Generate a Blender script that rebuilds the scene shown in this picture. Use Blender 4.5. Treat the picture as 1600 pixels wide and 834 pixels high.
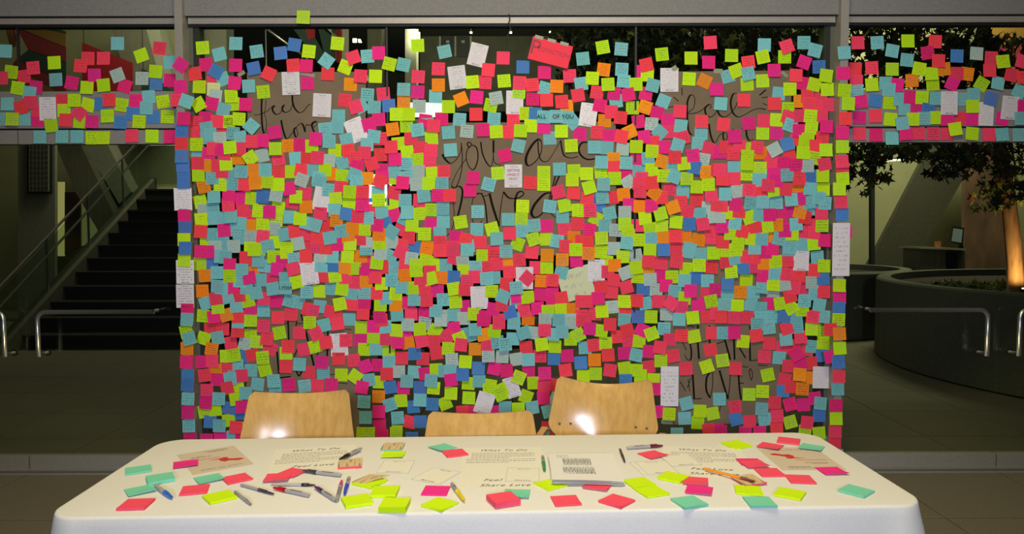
import bpy, math, random
from mathutils import Vector, Matrix, Euler
for _o in list(bpy.data.objects): bpy.data.objects.remove(_o, do_unlink=True)
SC = bpy.context.scene
COL = SC.collection
PI = math.pi
rnd = random.Random(7)

# ------------------------------------------------------------------ camera
FPX = 1145.0; CX, CY = 800.0, 417.0; CAMH = 1.5
cam_d = bpy.data.cameras.new('camera'); cam = bpy.data.objects.new('camera', cam_d); COL.objects.link(cam)
cam_d.sensor_fit = 'HORIZONTAL'; cam_d.sensor_width = 36.0; cam_d.lens = 36.0 * FPX / 1600.0
cam_d.clip_start = 0.05; cam_d.clip_end = 200
PITCH = math.radians(-2.84); ROLL = math.radians(-0.13)
CAMR = (Matrix.Rotation(PI / 2 + PITCH, 3, 'X') @ Matrix.Rotation(ROLL, 3, 'Z'))
cam.matrix_world = Matrix.Translation((0, 0, CAMH)) @ CAMR.to_4x4()
SC.camera = cam
# ------------------------------------------------------------------ world
w = bpy.data.worlds.new('night'); SC.world = w; w.use_nodes = True
w.node_tree.nodes['Background'].inputs[0].default_value = (0.30, 0.34, 0.40, 1)
w.node_tree.nodes['Background'].inputs[1].default_value = 0.035
# ------------------------------------------------------------------ lights
def light(name, kind, loc, energy, color, target=None, **kw):
    d = bpy.data.lights.new(name, kind); d.energy = energy; d.color = color
    for k, v in kw.items(): setattr(d, k, v)
    o = bpy.data.objects.new(name, d); COL.objects.link(o); o.location = loc
    if target is not None:
        o.rotation_euler = (Vector(target) - Vector(loc)).to_track_quat('-Z', 'Y').to_euler()
    return o
light('camera_flash', 'SPOT', (-0.03, 0.0, 1.56), 40, (1.0, 0.93, 1.0), target=(-0.02, 4.5, 1.50),
      spot_size=math.radians(110), spot_blend=1.0, shadow_soft_size=0.03)
light('added_wall_fill', 'SPOT', (0.1, -4.6, 2.6), 1380, (0.71, 0.78, 1.0), target=(0.0, 4.5, 2.05),
      spot_size=math.radians(54), spot_blend=1.0, shadow_soft_size=0.25)  # added fill behind the camera, evens the light on wall and cloth
light('soffit_lamp', 'AREA', (0.0, 1.6, 4.5), 125, (1.0, 0.86, 0.50), target=(0.0, 2.6, 0.7), shape='RECTANGLE', size=2.4, size_y=0.8)
# lobby lamps
light('lobby_lamp_left', 'AREA', (-5.0, 11.5, 6.3), 115, (1.0, 0.97, 0.72), target=(-5.5, 15, 2), size=2.0)
light('lobby_lamp_right', 'AREA', (6.2, 11.0, 6.0), 340, (1.0, 0.97, 0.64), target=(6.2, 13.9, 2.6), size=1.6)
light('added_floor_fill', 'AREA', (0.0, 7.5, 6.6), 55, (0.95, 0.93, 0.80), target=(0.0, 8.0, 0.0), size=4.0)  # added fill to brighten the lobby floor, no fixture behind it
light('lobby_lamp_middle', 'AREA', (-1.0, 16.0, 6.5), 230, (1.0, 0.98, 0.74), target=(-2.5, 21, 5), size=2.5)
SC.view_settings.view_transform = 'Standard'; SC.view_settings.look = 'None'
SC.view_settings.exposure = 0.0; SC.view_settings.gamma = 1.0
SC.view_settings.use_curve_mapping = False
SC.cycles.max_bounces = 6; SC.cycles.transparent_max_bounces = 12
SC.cycles.sample_clamp_indirect = 4.0; SC.cycles.caustics_reflective = False; SC.cycles.caustics_refractive = False

# ------------------------------------------------------------------ pixel -> world
def ray(px, py): return (CAMR @ Vector(((px - CX) / FPX, (CY - py) / FPX, -1.0)))
def at_y(px, py, y):
    r = ray(px, py); t = y / r.y
    return Vector((r.x * t, y, CAMH + r.z * t))
def at_z(px, py, z):
    r = ray(px, py); t = (z - CAMH) / r.z
    return Vector((r.x * t, r.y * t, z))
D = 4.556                                   # distance of the glass wall

# ------------------------------------------------------------------ mesh helpers
class MB:
    def __init__(s): s.v = []; s.f = []; s.m = []; s.uv = []; s.r = []
    def add(s, vs, fs, mi=0, uvs=None, r=0.0):
        b = len(s.v); s.v += [tuple(p) for p in vs]; s.r += [r] * len(vs)
        s.uv += list(uvs) if uvs else [(0, 0)] * len(vs)
        for f in fs: s.f.append([b + i for i in f]); s.m.append(mi)
        return s
    def box(s, a, b, mi=0, rot=None):
        x0, y0, z0 = a; x1, y1, z1 = b
        vs = [Vector(p) for p in ((x0,y0,z0),(x1,y0,z0),(x1,y1,z0),(x0,y1,z0),(x0,y0,z1),(x1,y0,z1),(x1,y1,z1),(x0,y1,z1))]
        if rot is not None:
            c = Vector(((x0+x1)/2, (y0+y1)/2, (z0+z1)/2)); vs = [c + rot @ (p - c) for p in vs]
        return s.add(vs, [(0,3,2,1),(4,5,6,7),(0,1,5,4),(1,2,6,5),(2,3,7,6),(3,0,4,7)], mi)
    def prism(s, pts, d, mi=0):
        """pts: closed outline (3D), d: extrusion vector"""
        n = len(pts); d = Vector(d); vs = [Vector(p) for p in pts] + [Vector(p) + d for p in pts]
        fs = [tuple(range(n))[::-1], tuple(range(n, 2*n))] + [(i, (i+1) % n, n+(i+1) % n, n+i) for i in range(n)]
        return s.add(vs, fs, mi)
    def tube(s, pts, r, n=10, mi=0, cap=True):
        pts = [Vector(p) for p in pts]; vs = []; fs = []
        rr = r if isinstance(r, (list, tuple)) else [r] * len(pts)
        up = Vector((0, 0, 1))
        for i, p in enumerate(pts):
            t = (pts[min(i+1, len(pts)-1)] - pts[max(i-1, 0)]).normalized()
            a = t.cross(up)
            if a.length < 0.05: a = t.cross(Vector((1, 0, 0)))
            a.normalize(); b = t.cross(a).normalized()
            if i and (a.dot(pa) < 0): a, b = -a, -b
            pa = a
            for k in range(n):
                q = 2*PI*k/n; vs.append(p + (a*math.cos(q) + b*math.sin(q)) * rr[i])
        for i in range(len(pts)-1):
            for k in range(n): fs.append((i*n+k, i*n+(k+1) % n, (i+1)*n+(k+1) % n, (i+1)*n+k))
        if cap: fs += [tuple(range(n)), tuple(range((len(pts)-1)*n, len(pts)*n))[::-1]]
        return s.add(vs, fs, mi)
    def mesh(s, name, mats, smooth=False):
        me = bpy.data.meshes.new(name); me.from_pydata(s.v, [], s.f)
        for m in (mats if isinstance(mats, (list, tuple)) else [mats]): me.materials.append(m)
        me.polygons.foreach_set('material_index', s.m)
        uvl = me.uv_layers.new(name='UVMap'); fl = []
        for p in me.polygons:
            for li in p.loop_indices: fl += s.uv[me.loops[li].vertex_index]
        uvl.data.foreach_set('uv', fl)
        at = me.attributes.new('rnd', 'FLOAT', 'POINT'); at.data.foreach_set('value', s.r)
        if smooth: me.polygons.foreach_set('use_smooth', [True] * len(me.polygons))
        me.update(); return me
    def build(s, name, mats, parent=None, smooth=False, **kw):
        return obj(name, s.mesh(name, mats, smooth), parent, **kw)
def tag(o, label=None, cat=None, group=None, kind=None):
    if label: o['label'] = label
    if cat: o['category'] = cat
    if group: o['group'] = group
    if kind: o['kind'] = kind
    return o
def obj(name, me, parent=None, loc=None, rot=None, **kw):
    o = bpy.data.objects.new(name, me); COL.objects.link(o)
    if parent is not None: o.parent = parent
    if loc is not None: o.location = loc
    if rot is not None: o.rotation_euler = rot
    tag(o, **kw); return o
def thing(name, label, cat, loc=(0, 0, 0), rotz=0.0, group=None):
    o = bpy.data.objects.new(name, None); COL.objects.link(o); o.location = loc; o.rotation_euler = (0, 0, rotz)
    o.empty_display_size = 0.1
    return tag(o, label, cat, group)
def struct(name, parts=False):
    o = bpy.data.objects.new(name, None); COL.objects.link(o); o['kind'] = 'structure'; return o
_tc = {}
def text_mesh(body, size, mat, shear=0.0, name='lettering', align='CENTER', bold=0.0, space=1.0):
    key = (body, size, mat.name, shear, align)
    if key in _tc: return _tc[key]
    c = bpy.data.curves.new('lettering', 'FONT'); c.body = body; c.size = size; c.shear = shear
    c.align_x = align; c.align_y = 'CENTER'; c.resolution_u = 3; c.offset = bold; c.space_character = space
    o = bpy.data.objects.new('tmp', c); COL.objects.link(o)
    dg = bpy.context.evaluated_depsgraph_get(); me = bpy.data.meshes.new_from_object(o.evaluated_get(dg))
    bpy.data.objects.remove(o, do_unlink=True)
    me.materials.clear(); me.materials.append(mat); me.name = name
    _tc[key] = me; return me

# ------------------------------------------------------------------ materials
def M(name, col, rough=0.6, metal=0.0, spec=0.5, **kw):
    m = bpy.data.materials.new(name); m.use_nodes = True; b = m.node_tree.nodes['Principled BSDF']
    b.inputs['Base Color'].default_value = (*col, 1); b.inputs['Roughness'].default_value = rough
    b.inputs['Metallic'].default_value = metal; b.inputs['Specular IOR Level'].default_value = spec
    return m
def grain(m, scale=40, amt=0.15, bump=0.0, detail=4, stretch=None, coord='Object'):
    nt = m.node_tree; b = nt.nodes['Principled BSDF']; col = b.inputs['Base Color'].default_value[:3]
    tc = nt.nodes.new('ShaderNodeTexCoord'); mp = nt.nodes.new('ShaderNodeMapping'); n = nt.nodes.new('ShaderNodeTexNoise')
    nt.links.new(tc.outputs[coord], mp.inputs[0]); nt.links.new(mp.outputs[0], n.inputs['Vector'])
    if stretch: mp.inputs['Scale'].default_value = stretch
    n.inputs['Scale'].default_value = scale; n.inputs['Detail'].default_value = detail
    r = nt.nodes.new('ShaderNodeValToRGB'); nt.links.new(n.outputs['Fac'], r.inputs[0])
    e = r.color_ramp.elements; e[0].position = 0.3; e[1].position = 0.7
    e[0].color = (*[max(0, c*(1-amt)) for c in col], 1); e[1].color = (*[min(1, c*(1+amt)) for c in col], 1)
    nt.links.new(r.outputs[0], b.inputs['Base Color'])
    if bump:
        bp = nt.nodes.new('ShaderNodeBump'); bp.inputs['Strength'].default_value = bump; bp.inputs['Distance'].default_value = 0.002
        nt.links.new(n.outputs['Fac'], bp.inputs['Height']); nt.links.new(bp.outputs[0], b.inputs['Normal'])
    return m
def emis(name, col, st):
    m = bpy.data.materials.new(name); m.use_nodes = True; nt = m.node_tree; nt.nodes.clear()
    e = nt.nodes.new('ShaderNodeEmission'); e.inputs[0].default_value = (*col, 1); e.inputs[1].default_value = st
    o = nt.nodes.new('ShaderNodeOutputMaterial'); nt.links.new(e.outputs[0], o.inputs[0]); return m
def glass_mat(name, tint, refl=0.05):
    m = bpy.data.materials.new(name); m.use_nodes = True; nt = m.node_tree; nt.nodes.clear()
    t = nt.nodes.new('ShaderNodeBsdfTransparent'); t.inputs[0].default_value = (*tint, 1)
    g = nt.nodes.new('ShaderNodeBsdfGlossy'); g.inputs['Roughness'].default_value = 0.02
    lw = nt.nodes.new('ShaderNodeLayerWeight'); lw.inputs[0].default_value = 0.5
    pw_ = nt.nodes.new('ShaderNodeMath'); pw_.operation = 'POWER'; pw_.inputs[1].default_value = 5.0; nt.links.new(lw.outputs['Facing'], pw_.inputs[0])
    f = nt.nodes.new('ShaderNodeMath'); f.operation = 'MULTIPLY_ADD'; f.inputs[1].default_value = 0.9; f.inputs[2].default_value = 0.035; nt.links.new(pw_.outputs[0], f.inputs[0])
    mx = nt.nodes.new('ShaderNodeMixShader'); o = nt.nodes.new('ShaderNodeOutputMaterial')
    nt.links.new(f.outputs[0], mx.inputs[0]); nt.links.new(t.outputs[0], mx.inputs[1]); nt.links.new(g.outputs[0], mx.inputs[2])
    nt.links.new(mx.outputs[0], o.inputs[0]); return m
def paper_mat(name, col, lines=6.0, ink=0.6, inks=((0.03,0.03,0.05),(0.30,0.01,0.03),(0.04,0.05,0.25)), dens=0.50):
    """coloured paper with rows of handwriting in the UV square, different for every 'rnd'"""
    m = bpy.data.materials.new(name); m.use_nodes = True; nt = m.node_tree; L = nt.links.new
    b = nt.nodes['Principled BSDF']; b.inputs['Roughness'].default_value = 0.75; b.inputs['Specular IOR Level'].default_value = 0.15
    def math_(op, a, c=None, clamp=False):
        n = nt.nodes.new('ShaderNodeMath'); n.operation = op; n.use_clamp = clamp
        for i, q in enumerate((a, c)):
            if q is None: continue
            if isinstance(q, (int, float)): n.inputs[i].default_value = q
            else: L(q, n.inputs[i])
        return n.outputs[0]
    uv = nt.nodes.new('ShaderNodeTexCoord'); sp = nt.nodes.new('ShaderNodeSeparateXYZ'); L(uv.outputs['UV'], sp.inputs[0])
    at = nt.nodes.new('ShaderNodeAttribute'); at.attribute_name = 'rnd'; R = at.outputs['Fac']
    u, v = sp.outputs[0], sp.outputs[1]
    nl = math_('ADD', math_('MULTIPLY', math_('FRACT', math_('MULTIPLY', R, 7.0)), 3.0), lines - 1.5)
    vv = math_('MULTIPLY', v, nl); row = math_('FLOOR', vv); fr = math_('FRACT', vv)
    cb = nt.nodes.new('ShaderNodeCombineXYZ')
    L(math_('MULTIPLY', u, 17.0), cb.inputs[0]); L(math_('ADD', math_('MULTIPLY', row, 5.3), math_('MULTIPLY', fr, 1.6)), cb.inputs[1]); L(math_('MULTIPLY', R, 91.0), cb.inputs[2])
    n = nt.nodes.new('ShaderNodeTexNoise'); L(cb.outputs[0], n.inputs['Vector']); n.inputs['Scale'].default_value = 1.0; n.inputs['Detail'].default_value = 2.5
    th = math_('ADD', math_('MULTIPLY', math_('FRACT', math_('MULTIPLY', R, 13.0)), 0.10), dens - 0.03)
    k = math_('GREATER_THAN', n.outputs['Fac'], th)
    k = math_('MULTIPLY', k, math_('LESS_THAN', math_('ABSOLUTE', math_('SUBTRACT', fr, 0.5)), 0.23))
    c2 = nt.nodes.new('ShaderNodeCombineXYZ'); L(math_('MULTIPLY', row, 3.1), c2.inputs[0]); L(math_('MULTIPLY', R, 57.0), c2.inputs[1])
    n2 = nt.nodes.new('ShaderNodeTexNoise'); L(c2.outputs[0], n2.inputs['Vector']); n2.inputs['Scale'].default_value = 1.0
    ext = math_('MULTIPLY', n2.outputs['Fac'], 0.75)
    k = math_('MULTIPLY', k, math_('LESS_THAN', math_('ABSOLUTE', math_('SUBTRACT', u, 0.5)), math_('MINIMUM', ext, 0.42)))
    k = math_('MULTIPLY', k, math_('LESS_THAN', math_('ABSOLUTE', math_('SUBTRACT', v, 0.5)), 0.42))
    k = math_('MULTIPLY', k, math_('MULTIPLY', math_('ADD', math_('MULTIPLY', math_('FRACT', math_('MULTIPLY', R, 29.0)), 0.7), 0.3), ink))
    rp = nt.nodes.new('ShaderNodeValToRGB'); rp.color_ramp.interpolation = 'CONSTANT'
    L(math_('FRACT', math_('MULTIPLY', R, 3.7)), rp.inputs[0])
    e = rp.color_ramp.elements; e[0].color = (*inks[0], 1); e[1].position = 0.5; e[1].color = (*inks[1], 1)
    e2 = e.new(0.75); e2.color = (*inks[2], 1)
    # small shade differences from one sheet of the pack to the next
    hs = nt.nodes.new('ShaderNodeHueSaturation'); hs.inputs['Color'].default_value = (*col, 1)
    L(math_('ADD', math_('MULTIPLY', math_('FRACT', math_('MULTIPLY', R, 41.0)), 0.22), 0.88), hs.inputs['Value'])
    L(math_('ADD', math_('MULTIPLY', math_('FRACT', math_('MULTIPLY', R, 23.0)), 0.016), 0.492), hs.inputs['Hue'])
    mx = nt.nodes.new('ShaderNodeMix'); mx.data_type = 'RGBA'
    L(k, mx.inputs[0]); L(hs.outputs[0], mx.inputs[6]); L(rp.outputs[0], mx.inputs[7]); L(mx.outputs[2], b.inputs['Base Color'])
    return m
PAPER = {
 'c': paper_mat('coral_paper', (0.95, 0.060, 0.115)),
 'm': paper_mat('magenta_paper', (0.86, 0.025, 0.23)),
 'l': paper_mat('lime_paper', (0.50, 0.80, 0.012)),
 't': paper_mat('aqua_paper', (0.19, 0.53, 0.56)),
 'b': paper_mat('blue_paper', (0.07, 0.23, 0.58)),
 'o': paper_mat('orange_paper', (0.90, 0.27, 0.012)),
 'g': paper_mat('pale_grey_paper', (0.42, 0.56, 0.52)),
 'y': paper_mat('pale_yellow_paper', (0.62, 0.70, 0.30)),
 'w': paper_mat('white_paper', (0.78, 0.75, 0.79), lines=10.5, ink=0.5, inks=((0.25,0.02,0.20),(0.05,0.05,0.08),(0.30,0.03,0.10)), dens=0.47),
 'e': paper_mat('cream_paper', (0.62, 0.64, 0.42), lines=4.0, ink=0.3),
}
PLAIN = {k: M('plain_' + n, c, 0.7, spec=0.2) for k, n, c in (('c','coral',(0.95,0.085,0.15)),('m','magenta',(0.90,0.03,0.27)),
  ('l','lime',(0.62,0.90,0.002)),('t','aqua',(0.20,0.66,0.46)),('o','orange',(0.90,0.27,0.012)))}
CREAM = grain(M('thin_white_paper', (0.80, 0.77, 0.66), 0.7, spec=0.2), 60, 0.02)
INK = M('black_ink', (0.02, 0.018, 0.015), 0.8, spec=.05); GREYINK = M('grey_ink', (0.20, 0.19, 0.17), 0.6); REDINK = M('red_ink', (0.45, 0.02, 0.05), 0.6)
MARKER = M('brush_ink', (0.012, 0.010, 0.007), 0.9, spec=0.05)
KRAFT = grain(M('kraft_paper', (0.205, 0.152, 0.100), 0.85, spec=0.1), 6, 0.10, 0.2)
TAPE = M('clear_tape', (0.30, 0.32, 0.20), 0.35)
CONC = grain(M('painted_concrete', (0.225, 0.222, 0.215), 0.85, spec=0.1), 90, 0.10, 0.25)
FRAME = grain(M('grey_aluminium', (0.36, 0.33, 0.29), 0.42, 0.25), 50, 0.05)
FRAMED = M('dark_gasket', (0.012, 0.012, 0.014), 0.6)
PANEL = grain(M('grey_panel', (0.30, 0.28, 0.26), 0.5, 0.2), 30, 0.05)
STEEL = M('brushed_steel', (0.62, 0.61, 0.56), 0.30, 0.9)
STEELR = grain(M('kick_plate_steel', (0.42, 0.40, 0.35), 0.5, 0.4), 60, 0.08)
JAMB = M('dark_jamb', (0.09, 0.10, 0.065), .5)
GLASS = glass_mat('clear_glass', (0.84, 0.87, 0.80))
GLASS2 = glass_mat('railing_glass', (0.80, 0.88, 0.80))
GRAN = grain(M('granite', (0.190, 0.170, 0.118), 0.62, spec=0.35), 160, 0.30, 0.15, 6)
JOINT = M('dark_joint', (0.02, 0.018, 0.014), 0.9)

# ================================================================== SETTING
# ---- floor of granite slabs (pitch 0.75 m), one grid outside and in the lobby
fl = struct('floor')
MB().box((-10.5, -1.0, -0.2), (11, 26, -0.012)).build('joint_bed', JOINT, fl)
TP = 0.7525; g = 0.0035
tb = MB(); a = TP/2 - g; c = 0.006
tb.add([(-a,-a,-.012),(a,-a,-.012),(a,a,-.012),(-a,a,-.012),(-a,-a,-.002),(a,-a,-.002),(a,a,-.002),(-a,a,-.002),
        (-a+c,-a+c,0),(a-c,-a+c,0),(a-c,a-c,0),(-a+c,a-c,0)],
       [(0,1,5,4),(1,2,6,5),(2,3,7,6),(3,0,4,7),(4,5,9,8),(5,6,10,9),(6,7,11,10),(7,4,8,11),(8,9,10,11)])
tile_me = tb.mesh('tile', GRAN)
for i in range(-17, 12):
    for j in range(-3, 12):
        xc, yc = 2.26 + TP*(i+0.5), 3.753 + 0.755*(j+0.5)
        if -10.5 < xc < 11 and abs(xc) < .74*yc + .9: obj('tile', tile_me, fl, loc=(2.26 + TP*(i+0.5), 3.753 + 0.755*(j+0.5), 0))
fs = MB(); fs.box((-10.5, 3.753 + 0.755*12, -.012), (11, 26, 0)); fs.build('far_paving', GRAN, fl)

# ---- glass wall: levels measured in the photograph, taken to the wall plane
def zl(px, py, y=D): return at_y(px, py, y).z
z_head_t, z_head_b = zl(800, 27.5), zl(800, 37.0)
z_beam = zl(800, 23.5, D-0.03)
z_sp_t, z_sp_b = zl(140, 143), zl(140, 200.5)
z_dh_t, z_dh_b = zl(140, 203.5), zl(140, 225)
z_rail_t, z_rail_b = zl(140, 711.5), zl(140, 733.5)
xpl = (at_y(273, 36, D-.06).x, at_y(285.5, 36, D-.06).x); xpr = (at_y(1313.5, 33, D-.06).x, at_y(1326, 33, D-.06).x)
xgl, xgr = at_y(295.5, 50, D).x, at_y(1303.5, 50, D).x          # edges of the middle glazing
XL, XR = -5.6, 5.6
wf = struct('wall_front')
MB().box((XL, D-0.03, z_beam), (XR, D+0.09, z_beam+1.6)).build('beam', CONC, wf)
hd = struct('trim_1')                                            # head frame under the beam
hm = MB()
hm.box((XL, D-0.012, z_head_b), (xpl[0], D+0.06, z_head_t)); hm.box((xgl+0.0, D-0.012, z_head_b), (xgr, D+0.06, z_head_t+.001)); hm.box((xpr[1], D-0.012, z_head_b), (XR, D+0.06, z_head_t))
hm.build('head_frame', FRAME, hd)
MB().box((XL, D+0.02, z_head_t-0.004), (XR, D+0.06, z_beam+.002)).build('shadow_gap', FRAMED, hd)
MB().box((XL, D+0.004, z_head_b-0.012), (XR, D+0.07, z_head_b)).build('gasket', FRAMED, hd)
for nm, (x0, x1) in (('trim_2', xpl), ('trim_3', xpr)):
    t = struct(nm)
    MB().box((x0, D-0.065, 0.0), (x1, D+0.10, z_beam+1.5)).build('post', FRAME, t)
    s = 1 if nm == 'trim_2' else -1
    e = x1 if s == 1 else x0
    q = sorted((e, e + s*0.026)); MB().box((q[0], D+0.0185, 0), (q[1], D+0.10, z_head_t-.005)).build('jamb', JAMB, t)
    q = sorted((e + s*0.026, e + s*0.046)); MB().box((q[0], D+0.0188, 0), (q[1], D+0.10, z_head_t-.006)).build('gasket', FRAMED, t)
    q = sorted((e + s*0.046, e + s*0.062)); MB().box((q[0], D+0.02, 0), (q[1], D+0.10, z_head_b-.004)).build('glazing_bead', JAMB, t)
for nm, x0, x1 in (('trim_4', XL, xpl[0]), ('trim_5', xpr[1], XR)):
    t = struct(nm)
    MB().box((x0, D-0.006, z_sp_b), (x1, D+0.06, z_sp_t)).build('spandrel_panel', PANEL, t)
    MB().box((x0, D+0.01, z_dh_t-.002), (x1, D+0.05, z_sp_b+.002)).build('shadow_gap', FRAMED, t)
t = struct('trim_6')
MB().box((XL, D-0.10, 0.0), (XR, D+0.16, 0.008)).build('threshold', STEELR, t)
tm = MB(); tm.prism([(XL, D-0.085, .008), (XL, D-0.05, .008), (XL, D-0.055, .016), (XL, D-0.08, .016)], (XR-XL, 0, 0)); tm.build('threshold_lip', STEEL, t)
MB().box((xgl, D+0.0, 0.008), (xgr, D+0.07, z_rail_b+.09)).build('sill', STEELR, t)

# middle glazing: three panes with dark joints
wi = struct('window_1')
j1, j2 = at_y(604, 120, D).x, at_y(994, 120, D).x
for x0, x1 in ((xgl+.012, j1-.006), (j1+.006, j2-.006), (j2+.006, xgr-.012)):
    MB().box((x0, D+0.02, z_rail_b+.08), (x1, D+0.032, z_head_b)).build('pane', GLASS, wi)
for x in (j1, j2): MB().box((x-.006, D+0.016, z_rail_b+.08), (x+.006, D+0.034, z_head_b)).build('pane_joint', FRAMED, wi)
for nm, x0, x1, jn in (('window_2', XL, xpl[0], at_y(25, 90, D).x), ('window_3', xpr[1], XR, None)):
    wi = struct(nm)
    for a0, a1 in (((x0, jn-.004), (jn+.004, x1)) if jn else ((x0, x1),)):
        MB().box((a0, D+0.02, z_sp_t-.003), (a1, D+0.032, z_head_b)).build('pane', GLASS, wi)
    if jn: MB().box((jn-.005, D+0.016, z_sp_t-.003), (jn+.005, D+0.034, z_head_b)).build('pane_joint', FRAMED, wi)
# glass doors with kick rails, head rails and L-shaped pulls
jl, jr = at_y(46.5, 722, D).x, at_y(1556, 722, D).x
def pull(parent, x_far, x_near, zt, zb, name='handle'):
    """bar runs from x_far (free end by the hinge) to x_near and turns down"""
    s = 1 if x_near > x_far else -1; r = 0.05; y = D-0.075
    pts = [(x_far, y, zt)]
    for k in range(7):
        q = PI/2*k/6; pts.append((x_near - s*r + s*r*math.sin(q), y, zt - r + r*math.cos(q)))
    pts.append((x_near, y, zb))
    h = MB().tube(pts, 0.0135, 12).build(name, STEEL, parent, smooth=True)
    MB().tube([(x_far + s*.02, y, zt), (x_far + s*.02, D+.018, zt)], 0.010, 10).build('standoff', STEEL, h, smooth=True)
    MB().tube([(x_near, y, zb+.012), (x_near - s*.0, D+.018, zb+.012)], 0.010, 10).build('standoff', STEEL, h, smooth=True)
    MB().tube([(x_near, D+.018, zb+.012), (x_near, D+.010, zb+.012)], 0.022, 12).build('mounting_plate', FRAMED, h, smooth=True)
yh = D-0.075
H1 = (at_y(240, 487, yh), at_y(58, 487, yh)); H1b = at_y(58, 557, yh)
H2 = at_y(5, 487, yh)
H3 = (at_y(1360, 484.5, yh), at_y(1544, 484.5, yh)); H3b = at_y(1544, 556, yh)
H4 = at_y(1594, 484.5, yh)
for nm, x0, x1, ff, nn in (('door_1', jl+.004, xpl[0]-.002, H1[0].x, H1[1].x), ('door_2', XL, jl-.004, H2.x-.75, H2.x),
                           ('door_3', xpr[1]+.002, jr-.004, H3[0].x, H3[1].x), ('door_4', jr+.004, XR, H4.x+.75, H4.x)):
    d = struct(nm)
    MB().box((x0, D+0.022, z_rail_t), (x1, D+0.034, z_dh_b)).build('pane', GLASS, d)
    MB().box((x0, D-0.004, z_rail_b), (x1, D+0.055, z_rail_t)).build('kick_rail', STEELR, d)
    MB().box((x0, D-0.004, z_dh_b), (x1, D+0.055, z_dh_t)).build('head_rail', PANEL, d)
    left = nm in ('door_1', 'door_2')
    pull(d, ff, nn, H1[0].z if left else H3[0].z, H1b.z if left else H3b.z)

# ---- lobby shell
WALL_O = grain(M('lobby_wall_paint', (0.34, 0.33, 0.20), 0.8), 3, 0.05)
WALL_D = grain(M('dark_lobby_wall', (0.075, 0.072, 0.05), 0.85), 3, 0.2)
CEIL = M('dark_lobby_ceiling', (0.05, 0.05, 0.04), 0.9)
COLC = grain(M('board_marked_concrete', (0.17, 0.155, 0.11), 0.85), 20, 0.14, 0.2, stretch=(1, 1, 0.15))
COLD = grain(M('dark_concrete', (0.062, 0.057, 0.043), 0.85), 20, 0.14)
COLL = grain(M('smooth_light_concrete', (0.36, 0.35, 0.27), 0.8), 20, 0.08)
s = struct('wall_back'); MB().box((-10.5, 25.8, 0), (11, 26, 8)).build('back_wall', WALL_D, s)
s = struct('wall_left'); MB().box((-10.5, D+0.4, 0), (-10.35, 26, 8)).build('side_wall', WALL_O, s)
s = struct('wall_right'); MB().box((10.85, D+0.4, 0), (11, 26, 8)).build('side_wall', WALL_O, s)
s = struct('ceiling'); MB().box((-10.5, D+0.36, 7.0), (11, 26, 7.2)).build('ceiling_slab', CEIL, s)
s = struct('wall_upper_left'); s.name = 'wall_stair'
pw = MB(); p0 = at_y(-60, 20, 14.4); p1 = at_y(300, 20, 14.4)
pw.box((p0.x, 14.4, 0), (p1.x, 14.55, 7.0)); pw.build('wall_panel', WALL_O, s)
s = struct('wall_desk')
p0 = at_y(1290, 20, 13.9)
p1 = Vector((10.8, 0, 0))
pw = MB().box((p0.x, 13.9, 0), (p1.x, 14.05, 7.0)); pw.build('wall_panel', WALL_O, s)

def px_poly(pts, y): return [at_y(px, py, y) for px, py in pts]
def slab(name, pts, y, th, mat, parent=None, **kw):
    return MB().prism(px_poly(pts, y), (0, th, 0)).build(name, mat, parent, **kw)
# sloping concrete columns and the piers beside the stairs
for nm, lab, pts, y, th, m in (
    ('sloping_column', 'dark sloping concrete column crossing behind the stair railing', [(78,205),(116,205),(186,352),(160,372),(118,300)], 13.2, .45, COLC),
    ('sloping_column', 'lit face of the sloping concrete column, painted lighter, beyond the stair landing', [(118,205),(158,205),(205,300),(186,318)], 13.4, .35, COLL),  # column's lit face as its own slab, the light put into paler concrete
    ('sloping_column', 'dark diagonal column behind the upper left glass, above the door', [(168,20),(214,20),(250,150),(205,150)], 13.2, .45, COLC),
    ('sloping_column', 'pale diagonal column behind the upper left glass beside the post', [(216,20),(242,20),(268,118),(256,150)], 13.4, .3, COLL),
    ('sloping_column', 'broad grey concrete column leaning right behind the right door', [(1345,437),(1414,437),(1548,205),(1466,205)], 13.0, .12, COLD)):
    o = slab(nm, pts, y, th, m); tag(o, lab, 'column')
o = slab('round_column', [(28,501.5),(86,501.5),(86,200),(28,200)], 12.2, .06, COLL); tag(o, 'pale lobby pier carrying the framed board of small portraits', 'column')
o.name = 'pier'
o = slab('pier', [(1508,504),(1571,504),(1571,218),(1508,218)], 11.9, .10, grain(M('brown_pier', (0.20, 0.11, 0.07), .8), 5, .35, stretch=(1,1,.4)))
tag(o, 'reddish brown flat pier to the right of the reception desk', 'column')
for nm, lab, x0, x1, m in (('pier', 'pale lobby pier seen above the left feel, through the top of the glass', 318, 354, COLL), ('pier', 'dull pale pier left of the far glass doors', 574, 596, COLC),
                    ('pier', 'pale narrow pier right of the tall banners in the upper glass', 633, 650, COLL), ('pier', 'olive pier behind the upper glass right of the left post', 296, 312, COLC)):
    o = slab(nm, [(x0,470.5),(x1,470.5),(x1,20),(x0,20)], 15.5, .4, m); tag(o, lab, 'column')
o = slab('door_frame_post', [(1361,250),(1367,250),(1367,497),(1361,497)], 12.55, .08, FRAMED); o.name = 'dark_pole'; tag(o, 'thin dark upright standing on the lobby wall left of the leaning column', 'pole')
o = slab('dark_pole', [(1424,390),(1430,390),(1430,497),(1424,497)], 12.55, .08, FRAMED); tag(o, 'thin dark upright left of the reception desk', 'pole')
LITW = M('bright_room_wall', (0.75, 0.62, 0.25), .8); BROWN = M('brown_door_leaf', (0.20, 0.10, 0.04), .6)
t = thing('lit_doorway', 'narrow doorway of a lit yellow room behind the stair railing', 'doorway', at_y(105, 390, 13.6))
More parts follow.
